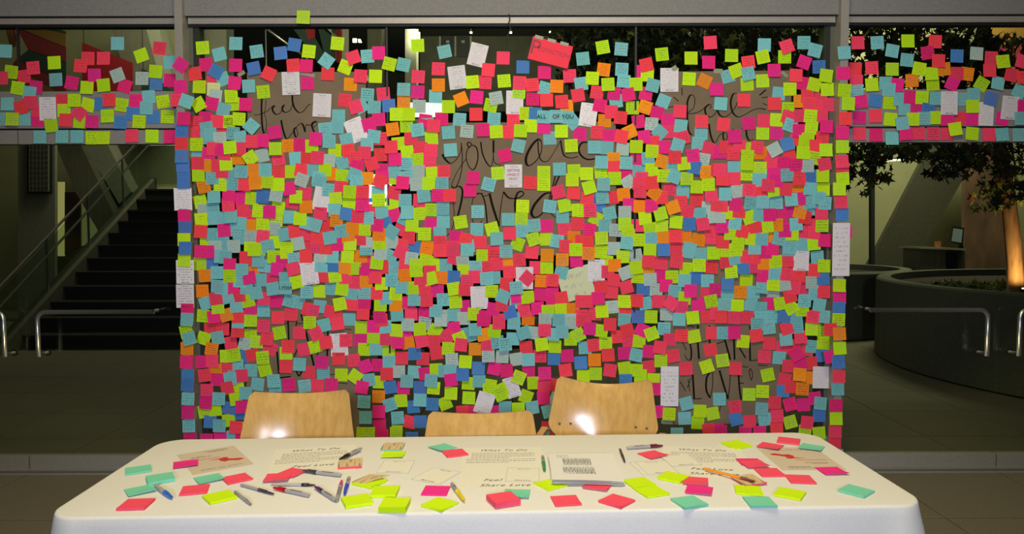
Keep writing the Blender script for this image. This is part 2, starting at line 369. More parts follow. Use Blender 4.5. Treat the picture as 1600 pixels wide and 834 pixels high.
for nm, pts, m, y in (('glowing_reveal', [(90,400),(99,400),(99,284),(90,284)], emis('room_wall_glow', (0.62, 0.55, 0.20), 0.55), 13.6),  # reveal and side panel glow in place of the room's light
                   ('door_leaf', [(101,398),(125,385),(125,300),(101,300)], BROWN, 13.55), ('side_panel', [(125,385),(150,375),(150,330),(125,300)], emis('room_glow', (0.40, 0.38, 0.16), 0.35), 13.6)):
    o = slab(nm, pts, y, .05, m, t); o.matrix_parent_inverse = Matrix.Translation(-t.location)

# framed board of portraits
t = thing('portrait_board', 'tall dark framed board with rows of tiny portraits on the lobby pier', 'notice board', at_y(60, 302, 12.1))
inv = Matrix.Translation(-t.location)
def keep(o, tt=None): o.matrix_parent_inverse = Matrix.Translation(-(tt or t).location); return o
keep(slab('frame', [(42,303),(79,303),(79,205),(42,205)], 12.12, .05, FRAMED, t))
keep(slab('board', [(45,299),(76,299),(76,206),(45,206)], 12.10, .02, M('board_paper', (0.30, 0.30, 0.22), .8), t))
pm = MB()
for r in range(11):
    for c in range(5):
        a = at_y(47.5+c*5.8, 211+r*8, 12.095); pm.box((a.x, a.y-.003, a.z-.055), (a.x+.036, a.y, a.z))
keep(tag(pm.build('portrait_print', M('portraits', (0.09, 0.07, 0.05), .7), t), kind='stuff'))

# ---- staircase rising away from the glass
xs = -6.2
d0 = CAMH*FPX/(545-360.0); 
ns = 12; rise, run = 0.185, 0.292
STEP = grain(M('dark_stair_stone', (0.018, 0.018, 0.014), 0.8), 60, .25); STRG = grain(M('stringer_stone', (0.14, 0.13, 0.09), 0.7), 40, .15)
st = thing('staircase', 'wide dark stone staircase rising beyond the left glass door', 'stairs', (xs, d0, 0))
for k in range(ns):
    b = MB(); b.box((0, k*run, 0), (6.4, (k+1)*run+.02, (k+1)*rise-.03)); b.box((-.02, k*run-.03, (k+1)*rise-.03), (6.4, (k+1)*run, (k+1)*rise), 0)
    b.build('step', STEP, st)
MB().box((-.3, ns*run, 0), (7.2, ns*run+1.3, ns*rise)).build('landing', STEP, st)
sg = MB(); L_ = ns*run
sg.prism([(-.18, -.55, 0), (-.18, -.1, .0), (-.18, L_+.1, ns*rise-.18), (-.18, L_+.1, ns*rise+.22), (-.18, -.45, .05)], (.16, 0, 0)); sg.build('stringer', STRG, st)
rl = thing('stair_railing', 'glass stair railing with two sloping metal handrails, left of the stairs', 'railing', (xs-.10, d0, 0))
sl = ns*rise/L_
def rp(y, h): return (0, y, y*sl + .15 + h)
for h in (.86, .62):
    MB().tube([rp(-3.0 if 0 else -1.0, h), rp(L_, h), (0, L_+.05, L_*sl+.15+h), (2.6, L_+.05, L_*sl+.15+h)], (.017), 8).build('handrail', STEEL, rl, smooth=True)
for k in range(4):
    y0, y1 = -.35 + k*1.0, -.35 + (k+1)*1.0 - .03
    MB().prism([rp(y0, -.08), rp(y1, -.08), rp(y1, .8), rp(y0, .8)], (.012, 0, 0)).build('glass_panel', GLASS2, rl)
    MB().box((-.012, y0-.025, y0*sl+.05), (.012, y0, y0*sl+1.0)).build('baluster', STEEL, rl)
MB().box((.05, L_+.04, L_*sl+.1), (2.6, L_+.055, L_*sl+.95)).build('glass_panel', GLASS2, rl)

# ---- planters, trees, desk on the right
PLANT = grain(M('planter_concrete', (0.115, 0.115, 0.09), .8), 30, .12); SOIL = grain(M('soil', (0.03, .02, .012), .95), 20, .4)
def planter(name, lab, c, r, h):
    t = thing(name, lab, 'planter', (c[0], c[1], 0)); n = 72; b = MB(); vs = []; fs = []
    prof = [(r-.04, 0), (r, .02), (r, h-.02), (r-.02, h), (r-.16, h), (r-.16, h-.09)]
    for q in range(n):
        for rr, z in prof: vs.append((rr*math.cos(2*PI*q/n), rr*math.sin(2*PI*q/n), z))
    k = len(prof)
    for q in range(n):
        for i in range(k-1): fs.append((q*k+i, ((q+1) % n)*k+i, ((q+1) % n)*k+i+1, q*k+i+1))
    b.add(vs, fs); b.build('wall_ring', PLANT, t)
    s = MB(); s.add([((r-.15)*math.cos(2*PI*q/n), (r-.15)*math.sin(2*PI*q/n), h-.09) for q in range(n)], [tuple(range(n))]); s.build('soil', SOIL, t)
    return t
planter('planter', 'large curved concrete planter in the lobby behind the right door pull', (7.15, 7.75), 2.95, .93)
planter('planter', 'smaller round concrete planter further back behind the right door', (4.3, 11.6), 1.8, .92)
LEAF = [grain(M('leaf_green', (0.17, 0.21, 0.04), .6), 4, .5), grain(M('leaf_dark', (0.035, 0.055, 0.018), .7), 4, .4), grain(M('leaf_red', (0.12, 0.018, 0.012), .6), 4, .5), M('leaf_yellow', (0.22, 0.22, 0.03), .6)]
def leaf_shape():
    pts = []
    for k in range(10):
        q = 2*PI*k/10 + PI/2; rr = (1.0 if k % 2 == 0 else .42) * (1.15 if k == 0 else 1)
        pts.append(Vector((rr*math.cos(q), rr*math.sin(q), 0)))
    return pts
LS = leaf_shape()
def foliage(blobs, n, size, wts, seed):
    R = random.Random(seed); b = MB(); vol = [x[3]*x[4]*x[5] for x in blobs]
    for _ in range(n):
        bl = R.choices(blobs, vol)[0]
        while True:
            p = Vector((R.uniform(-1,1), R.uniform(-1,1), R.uniform(-1,1)))
            if p.length < 1: break
        c = Vector((bl[0]+p.x*bl[3], bl[1]+p.y*bl[4], bl[2]+p.z*bl[5]))
        e = Euler((R.uniform(.5, 2.2), R.uniform(-.7, .7), R.uniform(0, 6.3))).to_matrix(); s = size*R.uniform(.6, 1.3)
        b.add([c + e @ (q*s) for q in LS] + [c + e @ Vector((0, 0, .15*s))], [(10, k, (k+1) % 10) for k in range(10)], R.choices(range(4), wts)[0])
    return b
BARK = grain(M('bark', (0.20, 0.11, 0.06), .85), 30, .3, .4, stretch=(1,1,.2))
def tree(lab, base, blobs, n, size, wts, seed, lean=(0,0), h=3.4):
    t = thing('tree', lab, 'tree', base); B = Vector(base)
    b = MB(); ps = [B*0 + Vector((lean[0]*k/6 + .03*math.sin(k), lean[1]*k/6, h*k/6)) for k in range(7)]
    b.tube(ps, [.085, .075, .068, .062, .055, .045, .03], 10)
    R = random.Random(seed)
    for k in range(9):
        bl = R.choice(blobs); e = Vector(bl[:3]) - B; s = ps[R.choice((4, 5, 6))]
        b.tube([s, s.lerp(e, .5) + Vector((0, 0, .15)), e], [.028, .018, .006], 6)
    b.build('trunk', BARK, t, smooth=True)
    f = foliage(blobs, n, size, wts, seed).build('foliage', LEAF, t, kind='stuff'); keep(f, t)
    return t
def blob(px, py, y, rx, rz, ry=.5):
    c = at_y(px, py, y); return (c.x, c.y, c.z, rx, ry, rz)
tb_ = at_y(1588, 462, 7.6)
tree('lobby tree with hanging dark leaves beyond the right door, uplit trunk at the frame edge', (tb_.x, 7.6, .84),
     [blob(1345,262,7.4,.22,.30), blob(1385,235,7.5,.35,.15), blob(1450,230,7.6,.45,.16), blob(1480,262,7.6,.22,.16), blob(1548,240,7.6,.40,.22), blob(1590,285,7.6,.30,.22), blob(1560,312,7.6,.16,.14),
      blob(1350,90,7.4,.55,.40), blob(1450,70,7.6,.6,.28), blob(1500,110,7.6,.45,.35), blob(1560,120,7.6,.45,.45), blob(1420,115,7.5,.35,.25)], 2500, .058, (4,5,.5,.5), 3, lean=(-.35, .1), h=2.9)
tb2 = at_y(1400, 440, 11.5)
tree('dark lobby tree seen through the top glass between the red sign and right post', (4.3, 11.6, .83),
     [blob(940,60,10.5,.75,.45), blob(1030,55,10.8,.8,.5), blob(1130,65,11,.8,.55), blob(1210,75,11,.6,.45), blob(1275,62,11,.4,.40), blob(1120,110,10.8,1.2,.3), blob(960,115,10.6,.9,.3), blob(1250,120,10.8,.6,.3)],
     2900, .080, (2,7,.15,.3), 11, lean=(-1.1, -.4), h=3.0)
# low plants along the planter rim
for k, (px, py, dd, lab) in enumerate(((1392, 438, 10.6, 'low leafy plants along the rim of the back planter'), (1520, 452, 8.0, 'low leafy plants in the front planter left of the uplit trunk'))):
    bl = [blob(px + q, py + rnd.uniform(-3, 2), dd, .22, .07, .25) for q in (-60, -35, -10, 15, 40)]
    f = foliage(bl, 260, .05, (4,3,0,1.2), 20+k).build('groundcover', LEAF); tag(f, lab, 'plants', kind='stuff')
ul = thing('uplight', 'small round uplight at the foot of the lobby tree trunk', 'lamp', (tb_.x-.12, 7.28, .84))
MB().tube([(0,0,0),(0,0,.07)], .05, 14).build('lamp_housing', FRAMED, ul, smooth=True)
MB().tube([(0,0,.068),(0,0,.075)], .04, 14).build('lens', emis('uplight_lens', (1, .75, .35), 12), ul)
q = ul.location; light('uplight_beam', 'SPOT', (q.x-.02, q.y-.05, q.z+.1), 60, (1.0, .62, .22), target=(tb_.x-.02, 7.6, 1.25), spot_size=1.5, spot_blend=.6, shadow_soft_size=.03)
# reception desk with monitor
dk = thing('reception_desk', 'reception counter with a tall grey front in the right lobby', 'desk', at_y(1470, 512, 11.3)); t = dk
keep(slab('counter_front', [(1438,512),(1478,512),(1478,388),(1438,388)], 11.3, .5, COLC, dk))
keep(slab('counter_top', [(1436,388.5),(1509,391),(1509,388),(1436,385.5)], 11.25, .6, M('counter_top_laminate', (.45,.45,.36), .4), dk))
keep(slab('shelf', [(1478,438),(1508,438),(1508,434),(1478,434)], 11.3, .5, BROWN, dk))
keep(slab('side_leg', [(1503,512),(1508,512),(1508,391),(1503,391)], 11.3, .5, COLC, dk))
pc = slab('computer_tower', [(1480,433),(1495,433),(1495,395),(1480,395)], 11.4, .3, FRAMED); tag(pc, 'black computer tower under the reception counter', 'computer')
mo = thing('monitor', 'tilted black computer monitor with a grey screen on the counter', 'monitor', at_y(1496, 388, 11.4)); t = mo
keep(slab('casing', [(1485,379),(1504,382),(1507,356),(1489,353.5)], 11.4, .05, FRAMED, mo))
keep(slab('screen', [(1487.5,376.5),(1502,379),(1504.5,358.5),(1490.5,356.5)], 11.385, .014, emis('monitor_glow', (.30,.36,.28), .35), mo))
keep(slab('stand', [(1498,388),(1506,388),(1504,380),(1500,380)], 11.42, .04, FRAMED, mo))
o = slab('paper_cup', [(1464.5,386),(1470,386),(1470.5,377),(1464,377)], 11.4, .07, M('orange_cup', (.45,.16,.06), .6)); o.name = 'box'; tag(o, 'small orange box standing on the reception counter', 'box')
# lit lobby screens behind the notes
for lab, pts, y, band in (('bright white lit display screen glimpsed between notes, left of the middle sheet', [(576,322),(612,322),(612,272),(576,272)], 8.0, True),
                          ('bright white lit screen glimpsed between notes near the top middle', [(640,183),(694,183),(694,160),(640,160)], 9.0, False)):
    t = thing('display_screen', lab, 'screen', at_y(pts[0][0], pts[0][1], y))
    keep(slab('housing', [(pts[0][0]-1.5, pts[0][1]+1.5), (pts[1][0]+1.5, pts[1][1]+1.5), (pts[2][0]+1.5, pts[2][1]-1.5), (pts[3][0]-1.5, pts[3][1]-1.5)], y+.005, .06, FRAMED, t))
    keep(slab('screen', pts, y-.004, .008, emis('screen_white', (.92,.96,1), 1.6), t))
    if band: keep(slab('blue_band', [(pts[0][0], 315.5), (pts[1][0], 315.5), (pts[1][0], 309.5), (pts[0][0], 309.5)], y-.008, .004, emis('screen_blue', (.02,.30,.9), 1.0), t))
    keep(slab('stand', [((pts[0][0]+pts[1][0])/2-4, 360+CAMH*FPX/y), ((pts[0][0]+pts[1][0])/2+4, 360+CAMH*FPX/y), ((pts[0][0]+pts[1][0])/2+4, pts[0][1]+1), ((pts[0][0]+pts[1][0])/2-4, pts[0][1]+1)], y+.03, .06, FRAMED, t))
# far glass doors high in the middle
t = thing('far_doors', 'white framed pair of dark doors far back above the pale letter', 'doors', at_y(712, 88, 21)); 
keep(slab('frame', [(686,88),(737,88),(737,50),(686,50)], 21.05, .05, COLL, t))
keep(slab('door_leaf', [(689,88),(710,88),(710,56),(689,56)], 21.0, .04, FRAMED, t)); keep(slab('door_leaf', [(713,88),(734,88),(734,56),(713,56)], 21.0, .04, FRAMED, t))
o = slab('door_notice', [(697,67),(702,67),(702,63),(697,63)], 20.97, .01, COLL, t); keep(o); o = slab('door_notice', [(721,67),(726,67),(726,63),(721,63)], 20.97, .01, COLL, t); keep(o)
s = struct('balcony'); s.name = 'wall_mezzanine'
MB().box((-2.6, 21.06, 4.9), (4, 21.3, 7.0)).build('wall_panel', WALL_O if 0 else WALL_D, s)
MB().box((-6, 20.2, 4.75), (4, 25.8, 4.92)).build('mezzanine_slab', CEIL, s)
# ceiling lamps
dl = [(684,41,16),(733,41.5,16),(736,52,16.5),(798,52,16.5),(860,51.5,16),(891,52,16.5)]
LAMP = emis('lamp_face', (1, 1, .8), 14)
for k, (px, py, y) in enumerate(dl):
    c = at_y(px, py, y); o = MB().tube([(0,0,0),(0,0,.03)], .026, 10).build('downlight', LAMP, loc=c)
    tag(o, ('tiny ceiling downlight, first from the left of the row in the top glass','tiny ceiling downlight above the far doors, right one of the upper pair','tiny ceiling downlight just right of the far doors, lower row','tiny ceiling downlight below the hanging cord','tiny ceiling downlight above the left end of the red sign','tiny ceiling downlight right above the middle of the red sign')[k], 'lamp')
    c2 = MB().tube([(0,0,.03),(0,0,7.0-c.z)], .008, 6).build('rod', FRAMED, o)
for lab, pts, y in (('pair of bright lobby lamps behind the upper glass, left lamp', [(551,66),(557,66),(557,60),(551,60)], 17), ('pair of bright lobby lamps behind the upper glass, right lamp', [(560,66),(565,66),(563,61),(559,61)], 17),
                    ('lit wall strip lamp left of the far doors', [(653,66),(656,66),(656,50),(653,50)], 18)):
    o = slab('wall_lamp', pts, y, .04, emis('warm_lamp', (.95,1,.7), 5)); tag(o, lab, 'lamp')
o = slab('bright_strip', [(1388,252),(1428,249),(1428,246.5),(1392,248.5)], 9.5, .03, emis('strip', (1,1,.62), 4)); q = at_y(1410,247,9.515); MB().tube([q, (q.x, q.y, 7)], .006, 5).build('hanging_rod', FRAMED, o); tag(o, 'bright linear ceiling lamp above the leaning column behind right door', 'lamp')
o = slab('bright_strip', [(246,297.5),(274,297.5),(274,295.5),(246,295.5)], 14.36, .03, emis('strip_reflection', (.8,.85,.45), 1.6)); tag(o, 'thin glowing strip, a painted lamp reflection, at the top of the stairs beside the left post', 'lamp')  # glowing strip paints a lamp's reflection, no lamp hangs here
# ---- striped hanging banners
BC = [M('banner_red', (.22,.02,.025), .8), M('banner_gold', (.22,.11,.015), .8), M('banner_green', (.02,.05,.035), .8), M('banner_white', (.40,.38,.30), .8), M('banner_crimson', (.33,.006,.015), .8)]
def banner(lab, y, strips):
    p = min((q for s_ in strips for q in s_[0]), key=lambda q: q[1]); t = thing('banner', lab, 'banner', at_y(p[0], p[1], y))
    for i, (pts, m) in enumerate(strips): keep(slab('stripe', pts, y + .004*i, .012, BC[m], t), t)
    keep(MB().tube([t.location + Vector((.02, .02, 0)), Vector((t.location.x+.02, y+.02, 7.0))], .006, 5).build('hanging_cord', FRAMED, t), t)
banner('striped red, gold and green banner hanging behind the top left glass', 12.4,
  [([(25,36),(62,36),(103,49),(103,52)],2), ([(25,36),(25,42),(103,74),(103,50)],1), ([(25,42),(44,78),(103,96),(103,74)],0), ([(44,78),(26,92),(103,128),(103,96)],2),
   ([(26,92),(20,100),(103,150),(103,120)],0), ([(20,100),(20,128),(103,165),(103,142)],1), ([(20,128),(20,160),(60,165),(60,148)],2)])
banner('narrow gold and red banner at the very top left corner of the glass', 12.6, [([(6,36),(17,36),(24,72),(16,75)],1), ([(17,36),(22,36),(25,60),(24,72)],0)])
banner('dark red banner panel hanging left of the diagonal column, top left', 12.4, [([(128,66),(207,98),(207,142),(128,142)],4)])
banner('small dark green banner corner under the lime notes, top left', 12.5, [([(221,106),(240,116),(268,142),(221,142)],2)])
banner('slanted red and white banner above the blue notes in the middle glass', 14.8, [([(470,20),(492,20),(492,58),(482,62)],4), ([(440,20),(470,20),(516,100),(516,124)],2), ([(492,20),(518,20),(518,52),(496,30)],3), ([(496,38),(518,56),(518,100),(506,82)],2)])
banner('tall narrow red and white striped banner left of the far doors', 15.0, [([(526,40),(534,40),(534,98),(526,98)],4), ([(518,40),(526,40),(526,96),(518,90)],3), ([(534,40),(545,40),(545,98),(534,98)],3)])
banner('white, green and red banner behind the tree in the top right glass', 14.0, [([(1068,40),(1090,40),(1086,70),(1070,92)],3), ([(1078,60),(1086,50),(1086,90),(1078,95)],2), ([(1087,40),(1096,40),(1096,92),(1087,96)],4), ([(1096,40),(1104,40),(1104,88),(1096,92)],3), ([(1104,40),(1116,40),(1116,84),(1104,88)],0)])
banner('gold and red banner behind leaves at the far top right', 11.8, [([(1545,36),(1600,36),(1600,60),(1560,74)],1), ([(1558,60),(1625,40),(1625,110),(1560,100)],0), ([(1570,100),(1625,80),(1625,130),(1570,140)],1), ([(1490,112),(1540,104),(1545,135),(1500,140)],1)])
# stair rail diagonal high up behind the upper glass
o = MB().tube([at_y(404,36,15), at_y(482,92,15)], .03, 8).build('handrail', STEEL, smooth=True)
for q in (at_y(415,44,15), at_y(472,85,15)): MB().tube([q, (q.x, q.y, 0)], .015, 6).build('baluster', STEEL, o)
tag(o, 'sloping metal handrail high behind the blue notes', 'railing')
# hanging cord on the head frame
o = MB().tube([at_y(px, py, D-.03) for px, py in ((795,22),(797,30),(794,37),(798,44),(794,54),(791,64),(793,70))], .004, 6).build('cord', FRAMED, smooth=True); tag(o, 'thin dark cord hanging from the head frame at top middle', 'cord')

# ================================================================== THINGS ON THE GLASS
YK = D + 0.018                              # face of the kraft sheets (glass front is D+.02)
MPP = D / FPX                               # metres per pixel at the wall
def ribbon(strokes, y, ox, oy, s):
    out = []; k = 0
    for pts, wd in strokes:
        b = MB()
        P = [at_y(ox + px/s, oy + py/s, y - .0002*k) for px, py in pts]; k = (k+1) % 4
        Q = []
        for i in range(len(P)-1):           # Catmull-Rom
            p0, p1, p2, p3 = P[max(i-1,0)], P[i], P[i+1], P[min(i+2,len(P)-1)]
            for q in range(5):
                u = q/5; Q.append(0.5*((2*p1)+(p2-p0)*u+(2*p0-5*p1+4*p2-p3)*u*u+(3*p1-p0-3*p2+p3)*u**3))
        Q.append(P[-1]); n = len(Q); L, R = [], []
        for i, p in enumerate(Q):
            t = (Q[min(i+1,n-1)] - Q[max(i-1,0)]).normalized(); nn = Vector((t.z, 0, -t.x))
            down = max(0.0, -t.z)
            ww = 1.2*(wd if isinstance(wd, (int, float)) else wd[0] + (wd[1]-wd[0])*down) * MPP / 2
            L.append(p + nn*ww); R.append(p - nn*ww)
        b.add(L + R, [(i, i+1, n+i+1, n+i) for i in range(n-1)])
        out.append(b)
    return out
TH = (0.9, 2.4)
FEEL_L = [([(160,200),(155,300),(158,450),(165,560),(185,655)],2.4), ([(60,410),(120,408),(220,370),(300,300),(325,290)],.8), ([(215,215),(205,330),(190,390),(215,470),(220,560),(200,650)],.8),
  ([(330,290),(300,320),(305,365),(345,405),(400,385),(455,280)],TH), ([(455,280),(425,315),(432,355),(470,380),(530,350),(560,270)],TH), ([(556,145),(560,240),(585,320),(640,380),(700,365),(750,300),(792,268)],TH),
  ([(412,480),(425,560),(445,640),(482,722),(540,670),(600,575)],TH), ([(605,575),(578,610),(600,700),(628,660),(606,575)],TH), ([(606,575),(680,522),(725,635)],TH), ([(725,635),(735,545),(800,545),(870,495),(820,515),(815,570),(842,638)],TH), ([(870,495),(876,540),(810,585)],.8)]
FEEL_R = [([(345,330),(345,255),(320,215),(285,225),(258,300),(255,400),(260,520),(272,640),(312,690)],TH), ([(345,300),(330,370),(265,430),(340,430),(420,400),(480,345),(515,325),(538,340),(532,370),(520,365)],.9),
  ([(515,325),(472,365),(470,420),(495,460),(540,474),(590,430),(612,390)],TH), ([(612,390),(640,450),(695,475),(760,440),(830,350),(850,290)],TH), ([(842,195),(800,205),(772,290),(780,380),(812,445),(870,475),(950,440),(1040,390),(1120,375),(1185,388)],TH),
  ([(1112,218),(1188,152)],1.6), ([(1140,248),(1212,238)],.9), ([(1150,312),(1205,335)],.9), ([(192,125),(195,218)],1.1), ([(95,238),(152,288)],1.1), ([(20,362),(92,352)],.9),
  ([(514,555),(525,650),(545,730),(577,785),(605,755),(640,690),(695,652)],TH), ([(692,652),(680,700),(692,757)],2.0), ([(715,655),(730,700),(720,745),(692,757)],.9), ([(955,630),(962,700),(990,750),(1045,742)],TH), ([(900,612),(925,612)],.9), ([(790,632),(808,628)],2.2)]
MID = [([(5,170),(25,205),(60,230),(100,200),(125,150),(128,95)],(.9,3.2)), ([(128,95),(135,200),(125,300),(95,382),(65,380),(78,335),(110,270),(160,200)],(.8,1.2)),
  ([(195,110),(185,92),(168,100),(176,122),(200,112),(225,125),(237,170),(230,230),(205,272),(175,245),(160,190),(168,140),(185,125)],(1.2,1.6)), ([(255,90),(265,160),(290,220),(320,250),(335,200),(338,80)],(1.0,1.8)), ([(338,80),(338,160)],2.6), ([(338,160),(340,210),(355,232),(388,244)],.9),
  ([(650,85),(630,72),(590,110),(555,175),(550,225),(570,245),(615,215),(648,160),(652,100),(635,72)],(1.2,3.4)), ([(628,75),(632,160),(650,210),(690,215),(730,160),(776,80)],(.8,1.6)),
  ([(776,80),(785,140),(800,180),(840,195),(890,185)],(1.0,2.0)), ([(950,92),(912,98),(893,140),(915,185),(960,205),(1025,193)],(1.8,2.6)),
  ([(65,380),(85,390),(110,378),(135,402),(130,470),(105,575)],(1.2,2.6)), ([(75,480),(82,570),(70,650),(35,705)],.9), ([(270,425),(235,430),(205,460),(195,540),(205,610),(240,640),(262,600)],1.0),
  ([(228,425),(262,432),(285,500),(297,620)],(1.0,1.8)), ([(268,440),(290,442),(312,425)],.9), ([(312,425),(330,500),(352,570),(374,640)],(1.2,3.2)), ([(374,640),(385,520),(403,415)],1.1),
  ([(403,415),(440,455),(500,455),(535,430),(520,412),(492,428),(478,490),(482,560)],(1.5,2.6)), ([(715,422),(670,430),(612,490),(585,550),(605,582),(640,570),(662,545)],(1.6,3.6)),
  ([(768,310),(735,385),(712,468)],2.0), ([(742,310),(718,400),(700,465)],1.6), ([(700,545),(760,590),(850,575)],1.0)]
SHARE_R = [([(235,172),(246,230),(242,300),(215,300),(195,265)],(.9,2.2)), ([(180,170),(208,232)],1.0), ([(296,170),(305,298)],2.6), ([(385,40),(388,178)],2.2), ([(320,168),(388,158)],1.0), ([(296,40),(297,72)],2.4), ([(215,50),(240,38),(262,55)],1.2),
  ([(503,148),(545,302)],2.4), ([(440,182),(500,160)],1.1), ([(572,145),(578,302)],2.4), ([(608,200),(662,290)],1.8), ([(694,45),(697,75)],2.0), ([(694,170),(697,312)],2.4), ([(700,312),(755,305)],1.0), ([(735,165),(765,155)],1.0),
  ([(256,412),(262,500),(268,606)],2.6), ([(268,604),(325,600)],1.2), ([(385,402),(362,450),(362,540),(392,596)],(1.0,2.6)), ([(408,402),(410,500),(390,596)],1.0), ([(462,385),(495,500),(528,605)],2.6), ([(528,605),(540,500),(546,418)],1.1),
  ([(608,420),(615,520),(628,612)],2.4), ([(612,484),(648,482)],1.1), ([(690,385),(695,430),(708,458),(715,410),(700,372),(690,390)],1.0), ([(160,470),(205,545)],1.0), ([(222,450),(235,545)],1.0), ([(245,440),(215,520)],.9), ([(635,355),(680,360)],.9), ([(760,345),(830,350)],.9), ([(470,655),(462,700)],1.0)]
SHARE_L = [([(192,60),(200,262)],2.2), ([(322,0),(340,72)],2.0), ([(365,155),(400,300),(452,520)],2.6), ([(282,60),(272,125)],1.4), ([(83,380),(92,500),(105,645)],2.4), ([(105,642),(218,628)],1.8), ([(290,350),(262,410),(255,445)],1.4), ([(275,568),(300,622),(332,575)],2.0),
  ([(592,168),(588,300),(584,430)],2.4), ([(500,380),(478,420)],1.4), ([(95,95),(190,100)],1.1), ([(420,160),(385,120)],1.2), ([(280,98),(345,95)],.9), ([(730,150),(825,158)],.9), ([(600,612),(680,604)],.9), ([(700,690),(790,700)],.9)]
def kraft(lab, quad, strokes, org, tapes=()):
    o = thing('kraft_sheet', lab, 'poster', at_y(sum(q[0] for q in quad)/4, sum(q[1] for q in quad)/4, YK))
    inv = Matrix.Translation(-o.location)
    sh = MB().prism([at_y(x, y, YK) for x, y in quad], (0, .0012, 0)).build('paper', KRAFT, o); sh.matrix_parent_inverse = inv
    for rb in ribbon(strokes, YK-.0006, *org):
        lt = rb.build('brush_stroke', MARKER, o); lt.matrix_parent_inverse = inv
    for x, y, r, ww, hh in tapes:
        c = at_y(x, y, YK-.0014); e = Matrix.Rotation(math.radians(r), 3, 'Y')
        b = MB(); hw, hq = ww*MPP/2, hh*MPP/2
        b.prism([c + e @ Vector(p) for p in ((-hw,0,-hq),(hw,0,-hq),(hw,0,hq),(-hw,0,hq))], (0, -.0004, 0))
        k = b.build('tape', TAPE, o); k.matrix_parent_inverse = inv
kraft('upper left brown kraft sheet with feel love in black brush script', [(388,350),(570,352),(572,112),(386,113)], FEEL_L, (390,130,8.337), ((377,115,-30,12,6),(480,116,10,24,5),(573,122,80,9,5)))
kraft('lower left brown kraft sheet, mostly hidden by notes, with tall black capitals', [(385,684),(562,684),(564,353),(386,352)], SHARE_L, (420,490,6.41), ((606,557,2,14,8),))
kraft('middle brown kraft sheet with you are loved in large black brush script', [(650,398),(963,399),(962,190),(652,192)], MID, (690,200,4.17), ((668,187,0,20,5),(840,191,0,18,5)))
kraft('upper right brown kraft sheet with feel love in black brush script', [(1034,350),(1238,350),(1236,110),(1032,112)], FEEL_R, (1040,120,7.58), ((1122,111,2,14,7),(1226,116,38,12,5),(1054,107,60,8,8)))
kraft('lower right brown kraft sheet with SHARE LOVE in tall thin black capitals', [(1036,663),(1216,661),(1226,352),(1040,353)], SHARE_R, (1030,500,4.905), ((1042,659,4,18,6),(1272,560,0,10,6)))

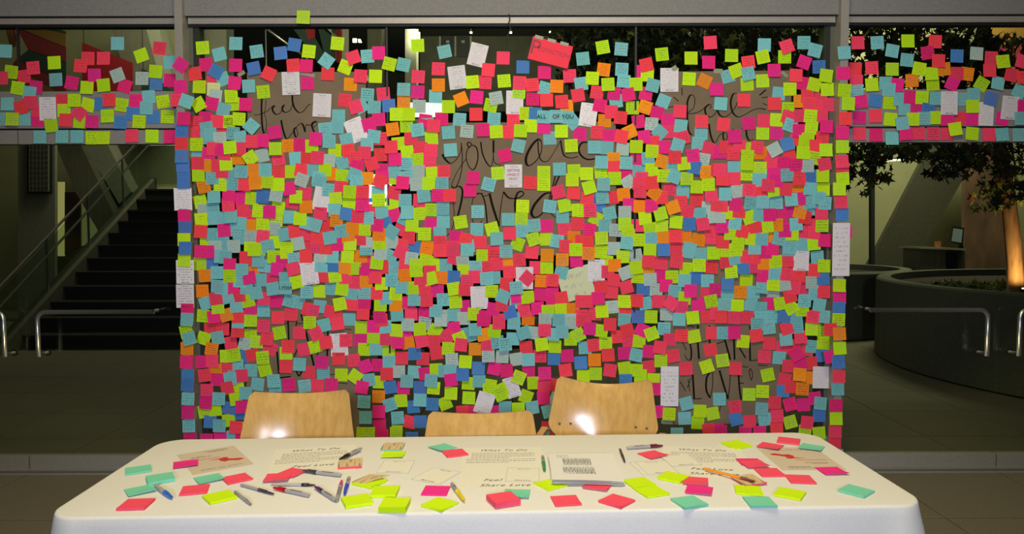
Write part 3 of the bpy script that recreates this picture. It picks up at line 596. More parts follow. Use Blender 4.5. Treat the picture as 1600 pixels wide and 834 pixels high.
# ---- the notes. letter = paper colour (capital: a note of its own, small: part of the mass),
# then x, y in tenths of a pixel of the photograph and the tilt in degrees; w adds width and height
